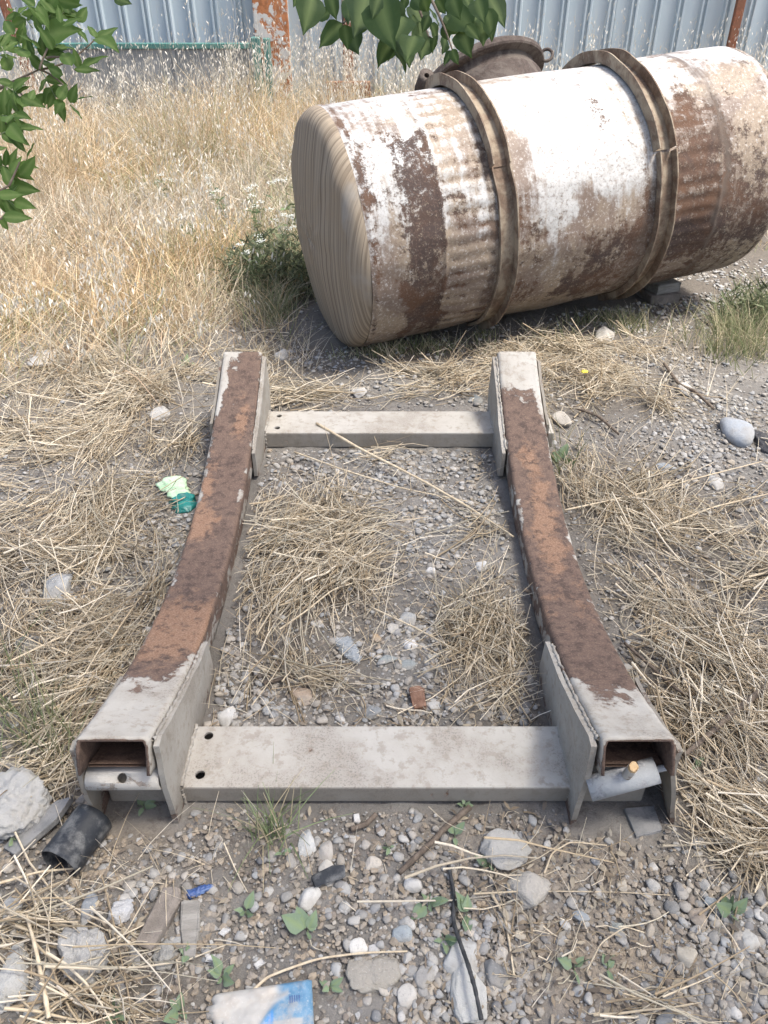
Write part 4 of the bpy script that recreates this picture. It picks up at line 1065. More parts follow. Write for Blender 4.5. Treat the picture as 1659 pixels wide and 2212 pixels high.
def grass_tuft(u, v, n, h, label, dry=.3):
    c = onground(u, v); e = empty('grass_tuft', c, label, 'grass tuft')
    P0 = np.array([c[:2]]) + rng.normal(0, .022, (n, 2))
    gc = np.where(rng.random((n, 1)) < dry, np.array([[.55, .47, .31]]), np.array([[.24, .30, .15]]))*rng.uniform(.75, 1.2, (n, 1))
    V, Fc, C, PP = blades(P0, rng.uniform(.4, 1, n)*h, rng.uniform(.0028, .0048, n), np.abs(rng.normal(.45, .3, n)), gc, K=6)
    mesh_np('blades', V - c, Fc, M['green_grass'], e, col=C)
grass_tuft(590, 1795, 75, .13, 'green grass tuft growing against the near crossbeam')
grass_tuft(60, 1600, 60, .16, 'greenish grass tuft left of the near left gusset', .75)
grass_tuft(1560, 720, 110, .20, 'green grass tuft beside the gravel at the right edge', .55)
grass_tuft(1205, 640, 70, .22, 'green grass tuft under the middle of the tank', .3)

# ------------------------------------------------------------------ long single stalks, twigs and the cable
def strand(name, pts, r0, r1, mat, label, cat, group=None, dz=.006, sides=8, jit=.0, n=28):
    P = np.array([onground(u, v, 0) + np.array([0, 0, (w[0] if w else dz)]) for u, v, *w in pts])
    k = np.linspace(0, 1, len(P)); tt = np.linspace(0, 1, n)
    # smooth through the points
    C = np.stack([np.interp(tt, k, P[:, i]) for i in range(3)], 1)
    for _ in range(3): C[1:-1] = (C[:-2] + 2*C[1:-1] + C[2:])/4
    C[:, 2] = np.maximum(C[:, 2], hgt(C[:, 0], C[:, 1]) + min(r0, r1)*.6)
    C += rng.normal(0, jit, C.shape)
    V, Fc = tubes(C[None], np.linspace(r0, r1, n)[None]*(1 + rng.normal(0, .07, (1, n))), sides)
    caps = np.array([[i for i in range(sides)][::-1], [(n-1)*sides + i for i in range(sides)]])
    o = mesh_np(name, V, [Fc, caps], M[mat])
    return tag(o, label, cat, group)
SG = 'single dry stalks lying about'
strand('dry_stalk', [(686,950,.07),(780,1000,.06),(900,1055,.045),(1010,1110,.03),(1108,1172,.02)], .006, .0035, 'stalk', 'thick pale stalk leaning from the far crossbeam to the right rail', 'stalk', SG)
strand('dry_stalk', [(636,990,.03),(740,1030,.03),(870,1068,.02),(1010,1090,.015)], .0035, .0022, 'stalk', 'thinner pale stalk just below the thick leaning stalk', 'stalk', SG)
strand('dry_stalk', [(800,1325,.03),(900,1370,.025),(1000,1420,.02),(1120,1490,.02)], .0028, .002, 'stalk', 'long pale stalk running right of the bright white chip', 'stalk', SG)
strand('dry_stalk', [(549,2143,.02),(580,2114,.02),(686,2076,.02),(783,2063,.018),(880,2056,.01)], .003, .0016, 'stalk', 'long curved straw stalk above the blue packet', 'stalk', SG)
strand('dry_stalk', [(1215,1128,.05),(1380,1090,.05),(1500,1050,.04),(1640,1010,.03)], .0032, .002, 'stalk', 'long pale stalk rising right from the right rail', 'stalk', SG)
strand('dry_stalk', [(1410,1170,.05),(1530,1120,.05),(1659,1085,.04)], .0034, .0022, 'stalk', 'pale stalk at right, below the flat blue grey stone', 'stalk', SG)
strand('dry_stalk', [(600,1385,.04),(660,1350,.05),(720,1300,.05),(800,1260,.03)], .0026, .002, 'stalk', 'pale stalk slanting upward in the straw left inside the frame', 'stalk', SG)
strand('dry_stalk', [(0,1920,.03),(90,1895,.03),(180,1880,.02)], .003, .002, 'stalk', 'pale stalk at the left edge beside the black pipe mouth', 'stalk', SG)
strand('dry_stalk', [(70,2000,.05),(95,2080,.07),(110,2160,.06),(118,2220,.05)], .0032, .0045, 'stalk', 'upright flattened dry stalk in front of the lower left concrete', 'stalk', SG)
strand('dry_stalk', [(1175,1890,.012),(1190,1850,.02),(1230,1825,.02),(1310,1828,.012)], .0022, .0014, 'stalk', 'thin bent stalk arching right of the pale oval rock', 'stalk', SG)
strand('dry_stalk', [(1060,1930,.01),(1090,1980,.01),(1100,2040,.01),(1110,2110,.01)], .003, .002, 'stalk', 'thin stalk running down left of the lone tan pebble', 'stalk', SG)
strand('dry_stalk', [(1265,2105,.02),(1290,2060,.05),(1340,2030,.06),(1385,2032,.04)], .0016, .0012, 'stalk', 'thin arching stalk over the bare soil with a seed head', 'stalk', SG)
strand('twig', [(1432,797,.03),(1464,840,.03),(1499,856,.03),(1540,888,.02)], .007, .006, 'twig', 'thin dark twig left of the round boulder', 'twig')
strand('twig', [(1237,889,.03),(1291,908,.03),(1335,945,.02)], .007, .005, 'twig', 'short dark twig right of the right rail far end', 'twig')
strand('twig', [(1471,1649,.04),(1520,1612,.05),(1568,1569,.05),(1659,1497,.05)], .006, .009, 'twig', 'grey stick pointing at the right gusset from the right edge', 'twig')
strand('twig', [(1345,1405,.03),(1408,1468,.04),(1457,1510,.04),(1534,1548,.04),(1590,1562,.03)], .0045, .003, 'twig', 'thin dark twig running along the right rail near end', 'twig')
strand('twig', [(1014,1750,.02),(960,1795,.02),(932,1825,.018),(862,1888,.01)], .007, .006, 'twig', 'dark twig lying between crossbeam and pale oval stone', 'twig')
strand('twig', [(570,1600-120,.012),(640,1466,.012)], .006, .005, 'twig', 'grey twig in the near left corner inside the frame', 'twig')
strand('twig', [(1130,1290,.03),(1165,1310,.035),(1190,1345,.02)], .006, .004, 'twig', 'grey curved twig against the right rail inside the frame', 'twig')
strand('twig', [(758,1795,.012),(790,1783,.012),(812,1762,.012)], .006, .006, 'twig', 'short brown twig just below the near crossbeam', 'twig')
strand('cable', [(968,1868,.012),(980,1925,.012),(979,1993,.014),(987,2032,.03),(1010,2110,.045),(1022,2160,.055),(1036,2225,.05)], .0042, .0042, 'cable', 'thin black cable crossing the pale rocks at the bottom', 'cable', n=60)

# ------------------------------------------------------------------ leaves
def leaf_mesh(name, wid, mat, serr=0, fold=.18, curve=.18, nn=8):
    xs = np.linspace(0, 1, nn+1); V = []; vein = []
    for i, t in enumerate(xs):
        w = wid*math.sin(math.pi*min(t, .999)**.72)**.85*(1 - .25*t) + .003
        if t > .82: w *= (1 - (t - .82)/.18*.75)
        z = -curve*t*t
        for k in (-1, -.5, 0, .5, 1):
            V.append((t, k*w, z + abs(k)*w*fold + (.10*math.sin(i*1.7 + k*2) if abs(k) == 1 else 0)*wid)); vein.append(1.0 if k == 0 else 0)
    o = mesh_np(name, np.array(V), grid_faces(nn+1, 5), M[mat], attrs={'vein': vein}); me = o.data; bpy.data.objects.remove(o)
    return me
def place_leaf(me, b, t, parent, roll, name='leaf'):
    b, t = Vector(b), Vector(t); d = t - b; L = d.length; d.normalize()
    toc = (Vector((0, 0, CAM_H)) - b).normalized()*.8 + Vector((0, 0, .45))
    n = (toc - d*toc.dot(d)).normalized(); n = Matrix.Rotation(roll, 3, d) @ n; y = n.cross(d)
    o = link(name, me, parent)
    o.matrix_world = Matrix(((d.x*L, y.x*L, n.x*L, b.x), (d.y*L, y.y*L, n.y*L, b.y), (d.z*L, y.z*L, n.z*L, b.z), (0, 0, 0, 1)))
    return o
def stem(parent, pts, r0, r1, mat, name='stem'):
    P = np.array(pts)[None]; V, Fc = tubes(P, np.linspace(r0, r1, P.shape[1])[None], 7)
    return mesh_np(name, V, Fc, M[mat], parent)
def bez(a, b, c, n=10):
    t = np.linspace(0, 1, n)[:, None]; return (1-t)**2*a + 2*t*(1-t)*b + t*t*c
ashes = [leaf_mesh('ash_leaflet', w, 'ash_leaf', curve=c, fold=f) for w, c, f in ((.25, .12, .15), (.28, .2, .3), (.22, .05, .1), (.27, .28, .2))]
LB = [((160,20),(215,125)),((150,50),(225,125)),((262,100),(250,20)),((250,0),(355,32)),((195,-10),(250,78)),((335,95),(382,25)),((270,112),(352,72)),((178,215),(84,125)),
      ((150,235),(100,140)),((190,160),(322,110)),((330,120),(382,182)),((412,165),(384,92)),((415,180),(505,105)),((412,165),(505,190)),((290,215),(190,195)),((308,285),(262,195)),
      ((342,295),(318,205)),((355,305),(452,218)),((320,300),(432,302)),((272,325),(192,285)),((185,298),(110,222)),((212,295),(160,232)),((0,240),(75,248)),((5,295),(72,240)),
      ((-10,350),(85,368)),((-5,398),(50,460)),((252,430),(292,358)),((305,445),(325,368)),((310,440),(396,405)),((268,432),(240,488)),((302,452),(358,512)),((130,432),(150,378)),
      ((95,462),(125,392)),((145,452),(205,398)),((15,470),(8,560)),((28,530),(54,458)),((50,530),(132,548)),((38,540),(98,612)),((110,700),(150,605)),((85,760),(165,682)),
      ((45,760),(88,668)),((35,808),(165,820)),((-15,845),(105,838)),((25,912),(118,855)),((10,938),(138,938)),((-5,945),(46,995)),((-10,700),(50,790)),((40,810),(20,700)),
      ((120,250),(60,190)),((230,215),(170,110)),((240,60),(160,-30)),((300,60),(270,-20)),((-10,560),(20,520)),((-15,650),(30,630))]
ob = D(-60, 420, 1.5)
branch = empty('leafy_branch', ob, 'ash branch with long green leaflets hanging in at the upper left', 'branch')
bpy.context.view_layer.update()
def child_world(o, par): o.parent = par; o.matrix_parent_inverse = par.matrix_world.inverted()
def zl(p, dep): return D(p[0]*.5, p[1]*.5, dep)
hubs = [((-160, 460), (60, 350), (170, 300), 1.50), ((170, 300), (190, 230), (255, 110), 1.47), ((170, 300), (260, 330), (330, 440), 1.52), ((170, 300), (300, 290), (410, 170), 1.50), ((200, 250), (280, 230), (355, 300), 1.47), ((-160, 620), (-20, 520), (45, 535), 1.42), ((-160, 900), (0, 830), (40, 800), 1.36), ((-100, 1000), (-10, 960), (30, 925), 1.36), ((40, 800), (60, 760), (85, 700), 1.35), ((60, 350), (90, 420), (130, 440), 1.5)]
for i, (a, b, c, dp) in enumerate(hubs):
    o = stem(None, bez(zl(a, dp), zl(b, dp), zl(c, dp)), .0042 if i in (0, 5, 6) else .0022, .0014, 'bark'); child_world(o, branch)
for i, (b, t) in enumerate(LB):
    dp = (1.46 if b[1] < 500 else 1.38) + rng.normal(0, .045)
    o = place_leaf(ashes[i % 4], zl(b, dp), zl(t, dp + rng.normal(0, .018)), None, rng.normal(0, .55)); child_world(o, branch)

# more compound leaves, in pairs along a thin rachis
for (bx, by, tx, ty, dp) in [(120,260,60,150,1.5), (175,290,235,180,1.5), (170,200,215,40,1.48), (210,150,300,20,1.5), (180,310,250,440,1.55), (20,380,90,420,1.45), (230,120,150,30,1.5), (-20,520,60,500,1.43), (-20,600,80,560,1.42), (-30,740,70,720,1.4), (-30,860,60,870,1.38), (30,250,-10,180,1.46), (140,120,60,40,1.52)]:
    b0, t0 = zl((bx, by), dp), zl((tx, ty), dp + rng.normal(0, .03)); ax_ = t0 - b0; Lr = np.linalg.norm(ax_)
    rach = bez(b0, (b0+t0)/2 + [0, 0, .012], t0 + [0, 0, -.008], 8)
    child_world(stem(None, rach, .0012, .0007, 'weed_stem'), branch)
    w_ = np.cross(ax_, ray(tx*.5, ty*.5)); w_ /= np.linalg.norm(w_)
    for k in range(3):
        p_ = rach[2 + 2*k - (k == 2)]
        for sg in (-1, 1):
            tip = p_ + ax_/Lr*.022 + sg*w_*rng.uniform(.022, .034) + rng.normal(0, .006, 3)
            child_world(place_leaf(ashes[int(rng.integers(0, 4))], p_, tip, None, rng.normal(0, .6)), branch)
    child_world(place_leaf(ashes[1], t0, t0 + ax_/Lr*.04 + rng.normal(0, .006, 3), None, rng.normal(0, .5)), branch)

oaks = [leaf_mesh('broad_leaf', w, 'tree_leaf', curve=c, fold=f) for w, c, f in ((.36, .15, .15), (.40, .2, .25), (.33, .1, .12), (.37, .25, .2))]
TB = [((60,-50),(40,42)),((150,-30),(108,178)),((255,-50),(292,122)),((262,70),(165,118)),((332,138),(180,282)),((342,150),(372,300)),((385,160),(420,318)),((425,-20),(345,95)),((440,10),(385,105)),
      ((480,-40),(440,150)),((492,80),(438,215)),((560,-40),(602,242)),((535,50),(572,232)),((650,-10),(660,190)),((630,10),(722,110)),((705,100),(635,210)),((760,20),(850,180)),((760,90),(785,240)),
      ((800,130),(818,305)),((642,235),(538,385)),((660,240),(605,372)),((635,280),(740,415)),((690,235),(752,392)),((775,215),(728,318)),((850,220),(818,335)),((905,215),(868,325)),((860,50),(932,150)),
      ((868,140),(932,255)),((940,140),(1045,200)),((950,150),(985,255)),((960,230),(950,325)),((1010,305),(938,390)),((1000,300),(1035,395)),((1060,170),(1102,335)),((1085,150),(1172,242)),((1000,30),(1102,160)),
      ((1060,10),(1192,165)),((1150,-10),(1192,120)),((1205,90),(1188,265)),((1205,50),(1272,248)),((1215,-30),(1332,138)),((900,-10),(965,85)),((980,-30),(978,95)),((820,-20),(862,90)),((720,-30),(700,70)),
      ((1080,-30),(1122,60)),((955,95),(1012,168)),((560,-30),(520,90)),((600,60),(560,180)),((1000,-30),(1040,110)),((760,-40),(820,60)),((640,-40),(590,60)),((860,90),(820,200)),((1010,110),(1050,210)),((700,180),(670,270)),((480,-30),(540,40))]
def zt(p, dep): return D(622 + p[0]*.3542, p[1]*.3542, dep)
tb = empty('leafy_branch', zt((700, -200), 1.3), 'dark green broad leaves hanging in at the top centre above the tank', 'branch')
bpy.context.view_layer.update()
for a, b, c in [((700,-260),(480,-60),(340,145)),((700,-260),(640,0),(650,245)),((700,-260),(900,-20),(1005,310)),((700,-260),(1050,-60),(1205,70)),((700,-260),(780,0),(860,225)),((480,-60),(560,0),(560,60)),((340,-40),(332,60),(335,145))]:
    o = stem(None, bez(zt(a, 1.3), zt(b, 1.28), zt(c, 1.26)), .004, .0012, 'bark'); child_world(o, tb)
for i, (b, t) in enumerate(TB):
    dp = 1.27 + rng.normal(0, .06)
    o = place_leaf(oaks[i % 4], zt(b, dp), zt(t, dp + rng.normal(0, .02)), None, rng.normal(0, .6)); child_world(o, tb)
lone = place_leaf(oaks[2], D(245, -6, 1.3), D(284, 7, 1.3), None, .2, 'lone_leaf'); tag(lone, 'single dark leaf tip at the top edge left of the rusty post', 'leaf')

# the tree beside the photographer, whose crown shades the foreground
tree = empty('tree', (3.1, -1.1, 0), 'tree standing right behind the viewpoint, its crown shading the foreground', 'tree')
def tree_parts():
    r = np.random.default_rng(5); base = np.array([3.1, -1.1, -.1]); cen = np.array([1.85, .75, 4.35])
    V, Fc = tubes(bez(base, base + [.1, .1, 1.6], cen - [.3, .4, .6], 14)[None], np.linspace(.16, .06, 14)[None], 12)
    mesh_np('trunk', V - tree.location, Fc, M['bark'], tree)
    for k in range(9):
        a = k*.7; tip = cen + np.array([math.cos(a)*1.7, math.sin(a)*1.5, r.uniform(-.3, .6)]); st_ = base + np.array([-.25, .3, 2.2 + .18*k])
        V, Fc = tubes(bez(st_, (st_ + tip)/2 + [0, 0, .35], tip, 10)[None], np.linspace(.05, .012, 10)[None], 8)
        mesh_np('limb', V - tree.location, Fc, M['bark'], tree)
    n = 1750; q = r.normal(size=(n, 3)); q /= np.linalg.norm(q, axis=1, keepdims=True); q *= r.random((n, 1))**.38
    C = cen + q*np.array([2.4, 2.05, 1.15]) + r.normal(0, .12, (n, 3))
    d = r.normal(size=(n, 3)); d[:, 2] -= .4; d /= np.linalg.norm(d, axis=1, keepdims=True); L = r.uniform(.09, .17, (n, 1))
    sdv = np.cross(d, r.normal(size=(n, 3))); sdv /= np.linalg.norm(sdv, axis=1, keepdims=True)
    V, Fc = ribbons(np.stack([C, C + d*L*.45, C + d*L], 1), L*np.array([[.15, .75, .05]]), sdv)
    mesh_np('crown', V - np.array(tree.location), Fc, M['tree_leaf'], tree)
tree_parts()

# ------------------------------------------------------------------ little weeds
wl = [leaf_mesh('weed_leaflet', w, 'weed_leaf', curve=c, fold=.15, nn=5) for w, c in ((.33, .12), (.40, .2), (.28, .05))]
def seedling(u, v, size, n, label, tall=.012):
    c = onground(u, v); e = empty('seedling', c, label, 'weed', 'green seedlings on the soil'); bpy.context.view_layer.update()
    s = size*mpp(u, v); a0 = rng.uniform(0, 6.28)
    o = stem(None, [c - np.array([0, 0, .004]), c + np.array([.001, 0, tall*.6]), c + np.array([0, .001, tall])], .0013, .0009, 'weed_stem'); child_world(o, e)
    for k in range(n):
        a = a0 + k*2.4 + rng.normal(0, .5); l = s*rng.uniform(.22, .68); b = c + np.array([0, 0, tall*rng.uniform(.5, 1)])
        d = np.array([math.cos(a), math.sin(a), rng.uniform(.0, 1.1)])*l
        o = place_leaf(wl[k % 3], b + d*.12, b + d, None, rng.normal(0, .7)); child_world(o, e)
for (u, v, s, n, where) in [(664,2012,82,5,'below the pale rounded grey stone'), (982,1805,46,4,'above the pointed flat rock'), (1056,1868,50,5,'against the front of the pointed flat rock'),
        (925,1955,72,6,'right below the pale oval stone'), (1008,1975,66,6,'just left of the angular pale rock under the cable'), (712,2132,62,6,'right of the blue packet'), (1240,2092,60,4,'on the bare soil at lower right'),
        (1312,2092,54,4,'on bare soil under the thin arching stalk'), (1580,1975,66,7,'in the lower right gravel'), (958,2032,52,5,'between the round grey stone and cable'), (530,1970,56,4,'right of the grey wood splinter'),
        (405,2062,50,4,'below the grey wood splinter'), (480,2110,60,5,'above the left end of the blue packet'), (250,2190,60,5,'at the bottom edge below the round concrete lump'), (390,2185,58,5,'left of the blue packet at the bottom edge'),
        (612,1845,36,3,'beside the green grass tuft'), (842,1832,40,4,'between the twig and triangular stone'), (34,1812,40,4,'beside the big left concrete lump'), (1500,1652,36,3,'in straw right of the right gusset'),
        (310,1745,46,5,'between the plates of the left rail end'), (1212,995,54,6,'against the right rail beside the straw'), (400,788,42,5,'in the dry grass left of the left rail'), (1004,1740,30,4,'under the near crossbeam')]:
    seedling(u, v, s, n, 'small green seedling ' + where)

# white umbel weeds and the leafy bush at the tank's left end
def umbel(u, v, h, nu, label, lean=0):
    c = onground(u, v); e = empty('umbel_weed', c, label, 'weed', 'white flowered weeds left of the tank'); bpy.context.view_layer.update()
    Ps = []; heads = []
    for k in range(nu):
        a = rng.uniform(0, 6.28); sp = rng.uniform(.1, .55)*h*.6; hh = h*rng.uniform(.65, 1.05)
        tip = c + np.array([math.cos(a)*sp + lean*h, math.sin(a)*sp, hh])
        Ps.append(bez(c, c + np.array([math.cos(a)*sp*.2, math.sin(a)*sp*.2, hh*.6]), tip, 6)); heads.append(tip)
    V, Fc = tubes(np.array(Ps), np.linspace(.0022, .001, 6)[None], 4)
    o = mesh_np('stem', V, Fc, M['weed_stem']); child_world(o, e)
    # feathery leaves
    n = 160; t = rng.integers(0, nu, n); f = rng.uniform(.1, .85, n)
    Q = np.array([Ps[i][int(x*5)] for i, x in zip(t, f)]); dd = rng.normal(0, 1, (n, 3)); dd[:, 2] = np.abs(dd[:, 2])*.5
    dd /= np.linalg.norm(dd, axis=1, keepdims=True); L = rng.uniform(.02, .07, n)[:, None]
    V, Fc = ribbons(np.stack([Q, Q + dd*L*.5, Q + dd*L + np.array([0, 0, -.01])], 1), np.array([[.003, .005, .001]]), np.cross(dd, rng.normal(size=(n, 3))))
    o = mesh_np('foliage', V, Fc, M['green_grass'], col=rep(np.array([.17, .23, .12])*rng.uniform(.7, 1.3, (n, 1)), 6)); child_world(o, e)
    for tip in heads:
        k = 26; ang = rng.uniform(0, 6.28, k); r = .026*np.sqrt(rng.random(k))
        C = tip + np.stack([r*np.cos(ang), r*np.sin(ang), rng.normal(.006, .004, k) - r*.25], 1)
        W, F1 = ICO[1]; sz = rng.uniform(.0025, .005, k)
        V = C[:, None] + W[None]*np.stack([sz, sz, sz*.5], 1)[:, None]
        o = mesh_np('flower_head', V, (F1[None] + (np.arange(k)*len(W))[:, None, None]).reshape(-1, 3), M['petal']); child_world(o, e)
for i, (u, v, h, nu, lab) in enumerate([(560,560,.42,6,'white flowered weed left of the tank end, middle one'), (610,590,.36,6,'white flowered weed nearest the lower tank end'), (500,520,.40,5,'leftmost of the tall white flowered weeds by the tank'),
        (640,560,.50,6,'tallest white flowered weed touching the tank end'), (360,470,.30,4,'white flowered weed alone in dry grass at left'), (560,640,.30,5,'low white flowered weed in front of the dark green bush'), (430,560,.26,4,'small white flowered weed between dry grass and bush')]):
    umbel(u, v, h, nu, lab)
def bush(u, v, w, h, n, label):
    c = onground(u, v); e = empty('leafy_bush', c, label, 'bush'); bpy.context.view_layer.update()
    q = rng.normal(0, 1, (n, 3)); q /= np.linalg.norm(q, axis=1, keepdims=True); q *= rng.random((n, 1))**.4
    Q = c + np.stack([q[:, 0]*w, q[:, 1]*w*.7, np.abs(q[:, 2])*h], 1)
    d = rng.normal(0, 1, (n, 3)); d[:, 2] = np.abs(d[:, 2])*.6 + .3; d /= np.linalg.norm(d, axis=1, keepdims=True); L = rng.uniform(.03, .085, n)[:, None]
    V, Fc = ribbons(np.stack([Q, Q + d*L*.5, Q + d*L], 1), np.array([[.002, .006, .001]]), np.cross(d, rng.normal(size=(n, 3))))
    o = mesh_np('foliage', V, Fc, M['green_grass'], col=rep(np.array([.13, .15, .085])*rng.uniform(.5, 1.9, (n, 1)), 6)); child_world(o, e)
    Ps = np.array([bez(c + rng.normal(0, .02, 3)*[1, 1, 0], c + [x*.3, y*.3, h*.5], c + [x, y, h*z], 5) for x, y, z in zip(rng.normal(0, w*.6, 14), rng.normal(0, w*.4, 14), rng.uniform(.6, 1.1, 14))])
    V, Fc = tubes(Ps, np.linspace(.003, .001, 5)[None], 4); o = mesh_np('stem', V, Fc, M['weed_stem']); child_world(o, e)
bush(600, 628, .34, .30, 2600, 'dark green leafy bush in the shade of the tank end')
bush(1610, 700, .20, .20, 700, 'olive green bush at the right edge beyond the gravel')
c = onground(1258, 830); fl = empty('yellow_flower', c, 'small yellow flower in the straw right of the right rail', 'flower'); bpy.context.view_layer.update()
child_world(stem(None, [c, c + [.004, 0, .03], c + [.0, 0, .055]], .0012, .001, 'weed_stem'), fl)
W, F1 = ICO[1]; k = 22; a = np.arange(k)*2.4; r = .014*np.sqrt(np.arange(k)/k)
V = (c + [0, 0, .056]) + np.stack([r*np.cos(a), r*np.sin(a), .006 - r*.3], 1); V = V[:, None] + W[None]*.0042
child_world(mesh_np('flower_head', V, (F1[None] + (np.arange(k)*len(W))[:, None, None]).reshape(-1, 3), M['yellow']), fl)

# ------------------------------------------------------------------ rubbish
# black pipe stub
pn = onground(136, 1886); pf = onground(196, 1806)
dirp = np.array([pf[0]-pn[0], pf[1]-pn[1], 0]); dirp /= np.linalg.norm(dirp)
a = pn + np.array([0, 0, .044]) - dirp*.0; b = a + dirp*.115
V, Fc = pipe_np(a, b, .0445, .0415, 48, 8)
V = V + (fbm(V[:, 0]*30, V[:, 1]*30 + V[:, 2]*20, 2)[:, None] - .5)*.003
o = mesh_np('pipe_stub', V, Fc, M['blackplastic']); tag(o, 'short black plastic pipe stub lying in front of left gusset', 'pipe'); HERO.append((a[0], a[1], .08))
# broken grey slab under the concrete lump
bm = prism([(-.022, -.075), (.020, -.07), (.03, .03), (.012, .085), (-.012, .06), (-.028, 0)], 'z', 0, .016, .002)
o = from_bm('slab_piece', bm, M['brownclod']); p = onground(88, 1790, .012); o.location = p; o.rotation_euler = (R_(8), R_(-10), R_(-38)); tag(o, 'narrow broken slab piece between concrete lump and pipe', 'rubble')
o.data.materials[0] = M['greyslab']
# brown block, grey wood splinter
def shard(name, poly, th, u, v, rz, mat, label, cat, dz=.0, tl=(0, 0), bev=.003):
    bm = prism(poly, 'z', 0, th, bev)
    for w in bm.verts: w.co += Vector(rng.normal(0, .0012, 3))
    o = from_bm(name, bm, M[mat]); o.location = onground(u, v, dz); o.rotation_euler = (R_(tl[0]), R_(tl[1]), R_(rz)); return tag(o, label, cat)
shard('earth_block', [(-.022, -.06), (.018, -.062), (.026, .04), (.012, .062), (-.018, .055)], .03, 347, 1985, -14, 'brownclod', 'long brown earthy block between plaster chunk and wood splinter', 'rubble', -.006)
shard('wood_splinter', [(-.014, -.055), (.006, -.06), (.016, -.01), (.018, .05), (-.016, .055), (-.02, 0)], .012, 412, 2005, 12, 'wood', 'grey weathered wood splinter below the blue plastic scrap', 'wood', .004, (4, 6))
shard('glass_shard', [(-.035, -.012), (.03, -.014), (.036, .006), (.01, .014), (-.036, .010)], .005, 712, 1902, 20, 'blackplastic', 'dark bluish glass shard among the pale stones', 'glass', .025, (12, -6), .0008)
shard('rusty_lump', [(-.018, -.035), (.016, -.033), (.02, .02), (.008, .036), (-.02, .03)], .022, 903, 1512, 8, 'brick', 'rusty brown lump of iron inside the frame near the crossbeam', 'scrap', -.002)
shard('slate_chip', [(-.03, -.03), (.035, -.03), (.05, .03), (-.02, .04)], .008, 1385, 1775, 15, 'greyslab', 'flat pale chip with a hole beneath the right gusset', 'rubble', .002)
# crumpled films
def crumple(name, mats, u, v, rz, L, W, H, label, cat, split=None, taper=(1, .6), tl=0, lab2=None):
    n, m = 34, 26
    s = np.linspace(0, 1, n); th = np.arange(m)*2*np.pi/m
    S, T = np.meshgrid(s, th, indexing='ij')
    prof = np.interp(S, [0, .06, .5, .9, 1], [.25, 1, .8, taper[1], .12])
    cr = 1 + .45*(fbm(S*9 + u, T*2.2 + v*.1, 4) - .5)*2 + .12*np.sin(S*38 + T*3)*(S > .3)
    V = np.stack([(S - .5)*L + .01*(fbm(T*3, S*5, 2) - .5), W/2*prof*cr*np.cos(T), H/2*prof*cr*np.sin(T)], -1)
    f = grid_faces(n, m, True); r = f[:, 0]//m
    k = int((split or 1)*n)
    o = mesh_np(name, V, f[r < k], M[mats[0]]); tag(o, label, cat)
    if split:
        c = mesh_np('sleeve', V*np.array([1, 1.01, 1.01]), f[r >= k], M[mats[1]], o)
    o.location = onground(u, v, H*.45); o.rotation_euler = (0, R_(tl), R_(rz)); return o
crumple('crumpled_bottle', ('palegreen', 'teal'), 388, 1078, -58, .20, .095, .036, 'crumpled pale green and teal plastic wrapper left of the rail', 'litter', .58, (1, .8), 6)
crumple('plastic_scrap', ('bluefilm',), 432, 1922, 22, .055, .022, .014, 'small torn blue plastic scrap lying above the wood splinter', 'litter')
t = NT('clear_film'); n = t.noise(30, 4, .6, t.vec())
t.done((.62, .66, .68), .25, t.bump(n, .6, .006), Transmission_Weight=.55, IOR=1.2, Alpha=.75); M['clear'] = t.m
crumple('clear_plastic_scrap', ('clear',), 757, 1412, -60, .10, .05, .03, 'crumpled clear plastic scrap in the straw inside the frame', 'litter')
for u, v, lab in ((485, 2010, 'tiny white paper chip right of the wood splinter'), (455, 2070, 'white torn paper chip above the seedling'), (580-20, 2080, 'white speckled paper chip left of the curved straw'), (770, 1768, 'white crumb just below the near crossbeam')):
    shard('paper_chip', [(-.006, -.010), (.007, -.008), (.005, .010), (-.005, .008)], .003, u, v, rng.uniform(0, 180), 'white', lab, 'litter', .006, (10, 10), .0005)

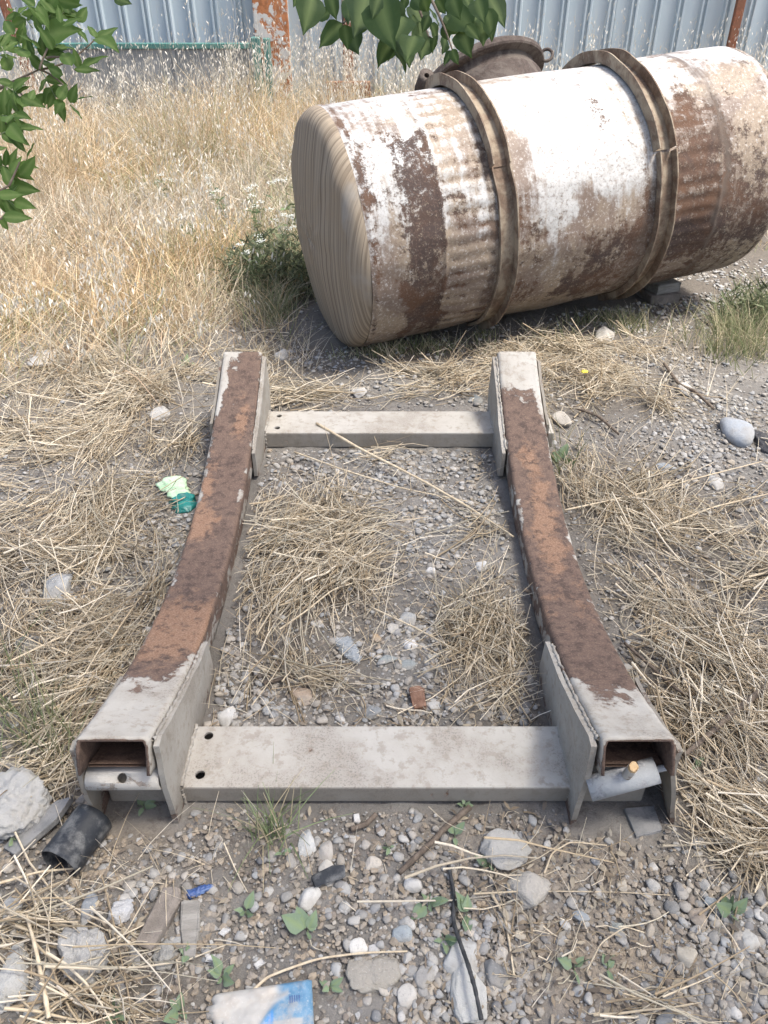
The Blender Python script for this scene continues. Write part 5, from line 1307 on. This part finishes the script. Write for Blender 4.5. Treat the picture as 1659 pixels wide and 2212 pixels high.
# blue and white packet at the bottom edge
def packet():
    n, m = 46, 26; L, W = .185, .098
    s, w = np.linspace(-.5, .5, n), np.linspace(-.5, .5, m); S, Wt = np.meshgrid(s, w, indexing='ij')
    e = np.clip((.5 - np.abs(S))*14, 0, 1)*np.clip((.5 - np.abs(Wt))*10, 0, 1)
    z = .012*e**.5 + (fbm(S*7 + 2, Wt*6 + 4, 4) - .5)*.012*e + (fbm(S*22, Wt*18, 2) - .5)*.003
    left = np.where(S < -.40, (fbm(Wt*9 + 3, 0*Wt, 3) - .5)*.03, 0)
    c = np.minimum(1, ((.5 - np.abs(S))*L/.008)); cw = 1 - .05*np.clip(1 - c, 0, 1)
    top = np.stack([S*L + left, Wt*W*cw, z], -1).reshape(-1, 3)
    bot = np.stack([S*L + left, Wt*W*cw, 0*z - .001], -1).reshape(-1, 3)
    f = grid_faces(n, m); N = n*m
    rim = np.concatenate([np.arange(m-1), np.arange(m-1, N-1, m)[:n-1], np.arange(N-1, N-m, -1), np.arange(N-m, 0, -m)])
    r2 = np.roll(rim, -1); side = np.stack([rim, rim + N, r2 + N, r2], 1)
    # flat print
    swoosh = -.12 + .38*np.tanh((S - .02)*5.5) + .05*np.sin(S*9)            # lower edge of the white area
    white = np.clip((Wt - swoosh)*14, 0, 1)*np.clip((.20 - S + .3*(0.5-Wt)*.4)*12, 0, 1)
    whiteband = np.clip(1 - np.abs(Wt - .05 - .25*np.sin((S-.05)*6))*11, 0, 1)*(S > -.02)*(S < .26)*.85
    label = ((S > .10) & (S < .40) & (Wt > -.30) & (Wt < -.14)).astype(float)*.75
    sw = np.clip(1 - np.abs(Wt - swoosh + .16)*6.5, 0, 1)*(S < .12)
    t = NT('packet_print'); nn, n2 = t.noise(30, 6, .7, t.vec()), t.noise(140, 4, .7, t.vec())
    col = t.mix(t.ramp(nn, .3, .7), (.09, .21, .33), (.16, .29, .40))
    col = t.mix(t.attr('swoosh'), col, (.02, .22, .58))
    col = t.mix(t.attr('white'), col, (.44, .42, .38))
    col = t.mix(t.math('MULTIPLY', t.ramp(nn, .46, .66), .5), col, (.42, .36, .29))
    col = t.mix(t.math('MULTIPLY', t.ramp(n2, .58, .7), .35), col, (.62, .60, .56))
    M['packet'] = t.done(col, .55, t.bump(nn, .3, .003), Specular_IOR_Level=.4)
    wt = np.clip(np.maximum(np.maximum(white, whiteband), label), 0, 1).ravel()
    o = mesh_np('packet', np.concatenate([top, bot]), np.concatenate([f, f[:, ::-1] + N, side]), M['packet'],
                attrs={'white': np.concatenate([wt, wt]), 'swoosh': np.concatenate([sw.ravel()]*2)})
    o.location = onground(568, 2196, .012); o.rotation_euler = (R_(4), R_(-3), R_(7))
    tag(o, 'flattened blue and white printed packet at the bottom edge', 'packet')
    # faint bars of small print, as on the packet
    for (bx, by) in [(.052 + .0042*i, .016) for i in range(5)]:
        bm = bmesh.new(); box_bm(bm, -.0009, .0009, -.006, .006, 0, .0006); b = from_bm('print_bar', bm, M['bluefilm'], o)
        i = int(np.argmin((S.ravel()*L - bx)**2 + (Wt.ravel()*W - by)**2)); b.location = (bx, by, float(top[i, 2]) + .0008)
packet()
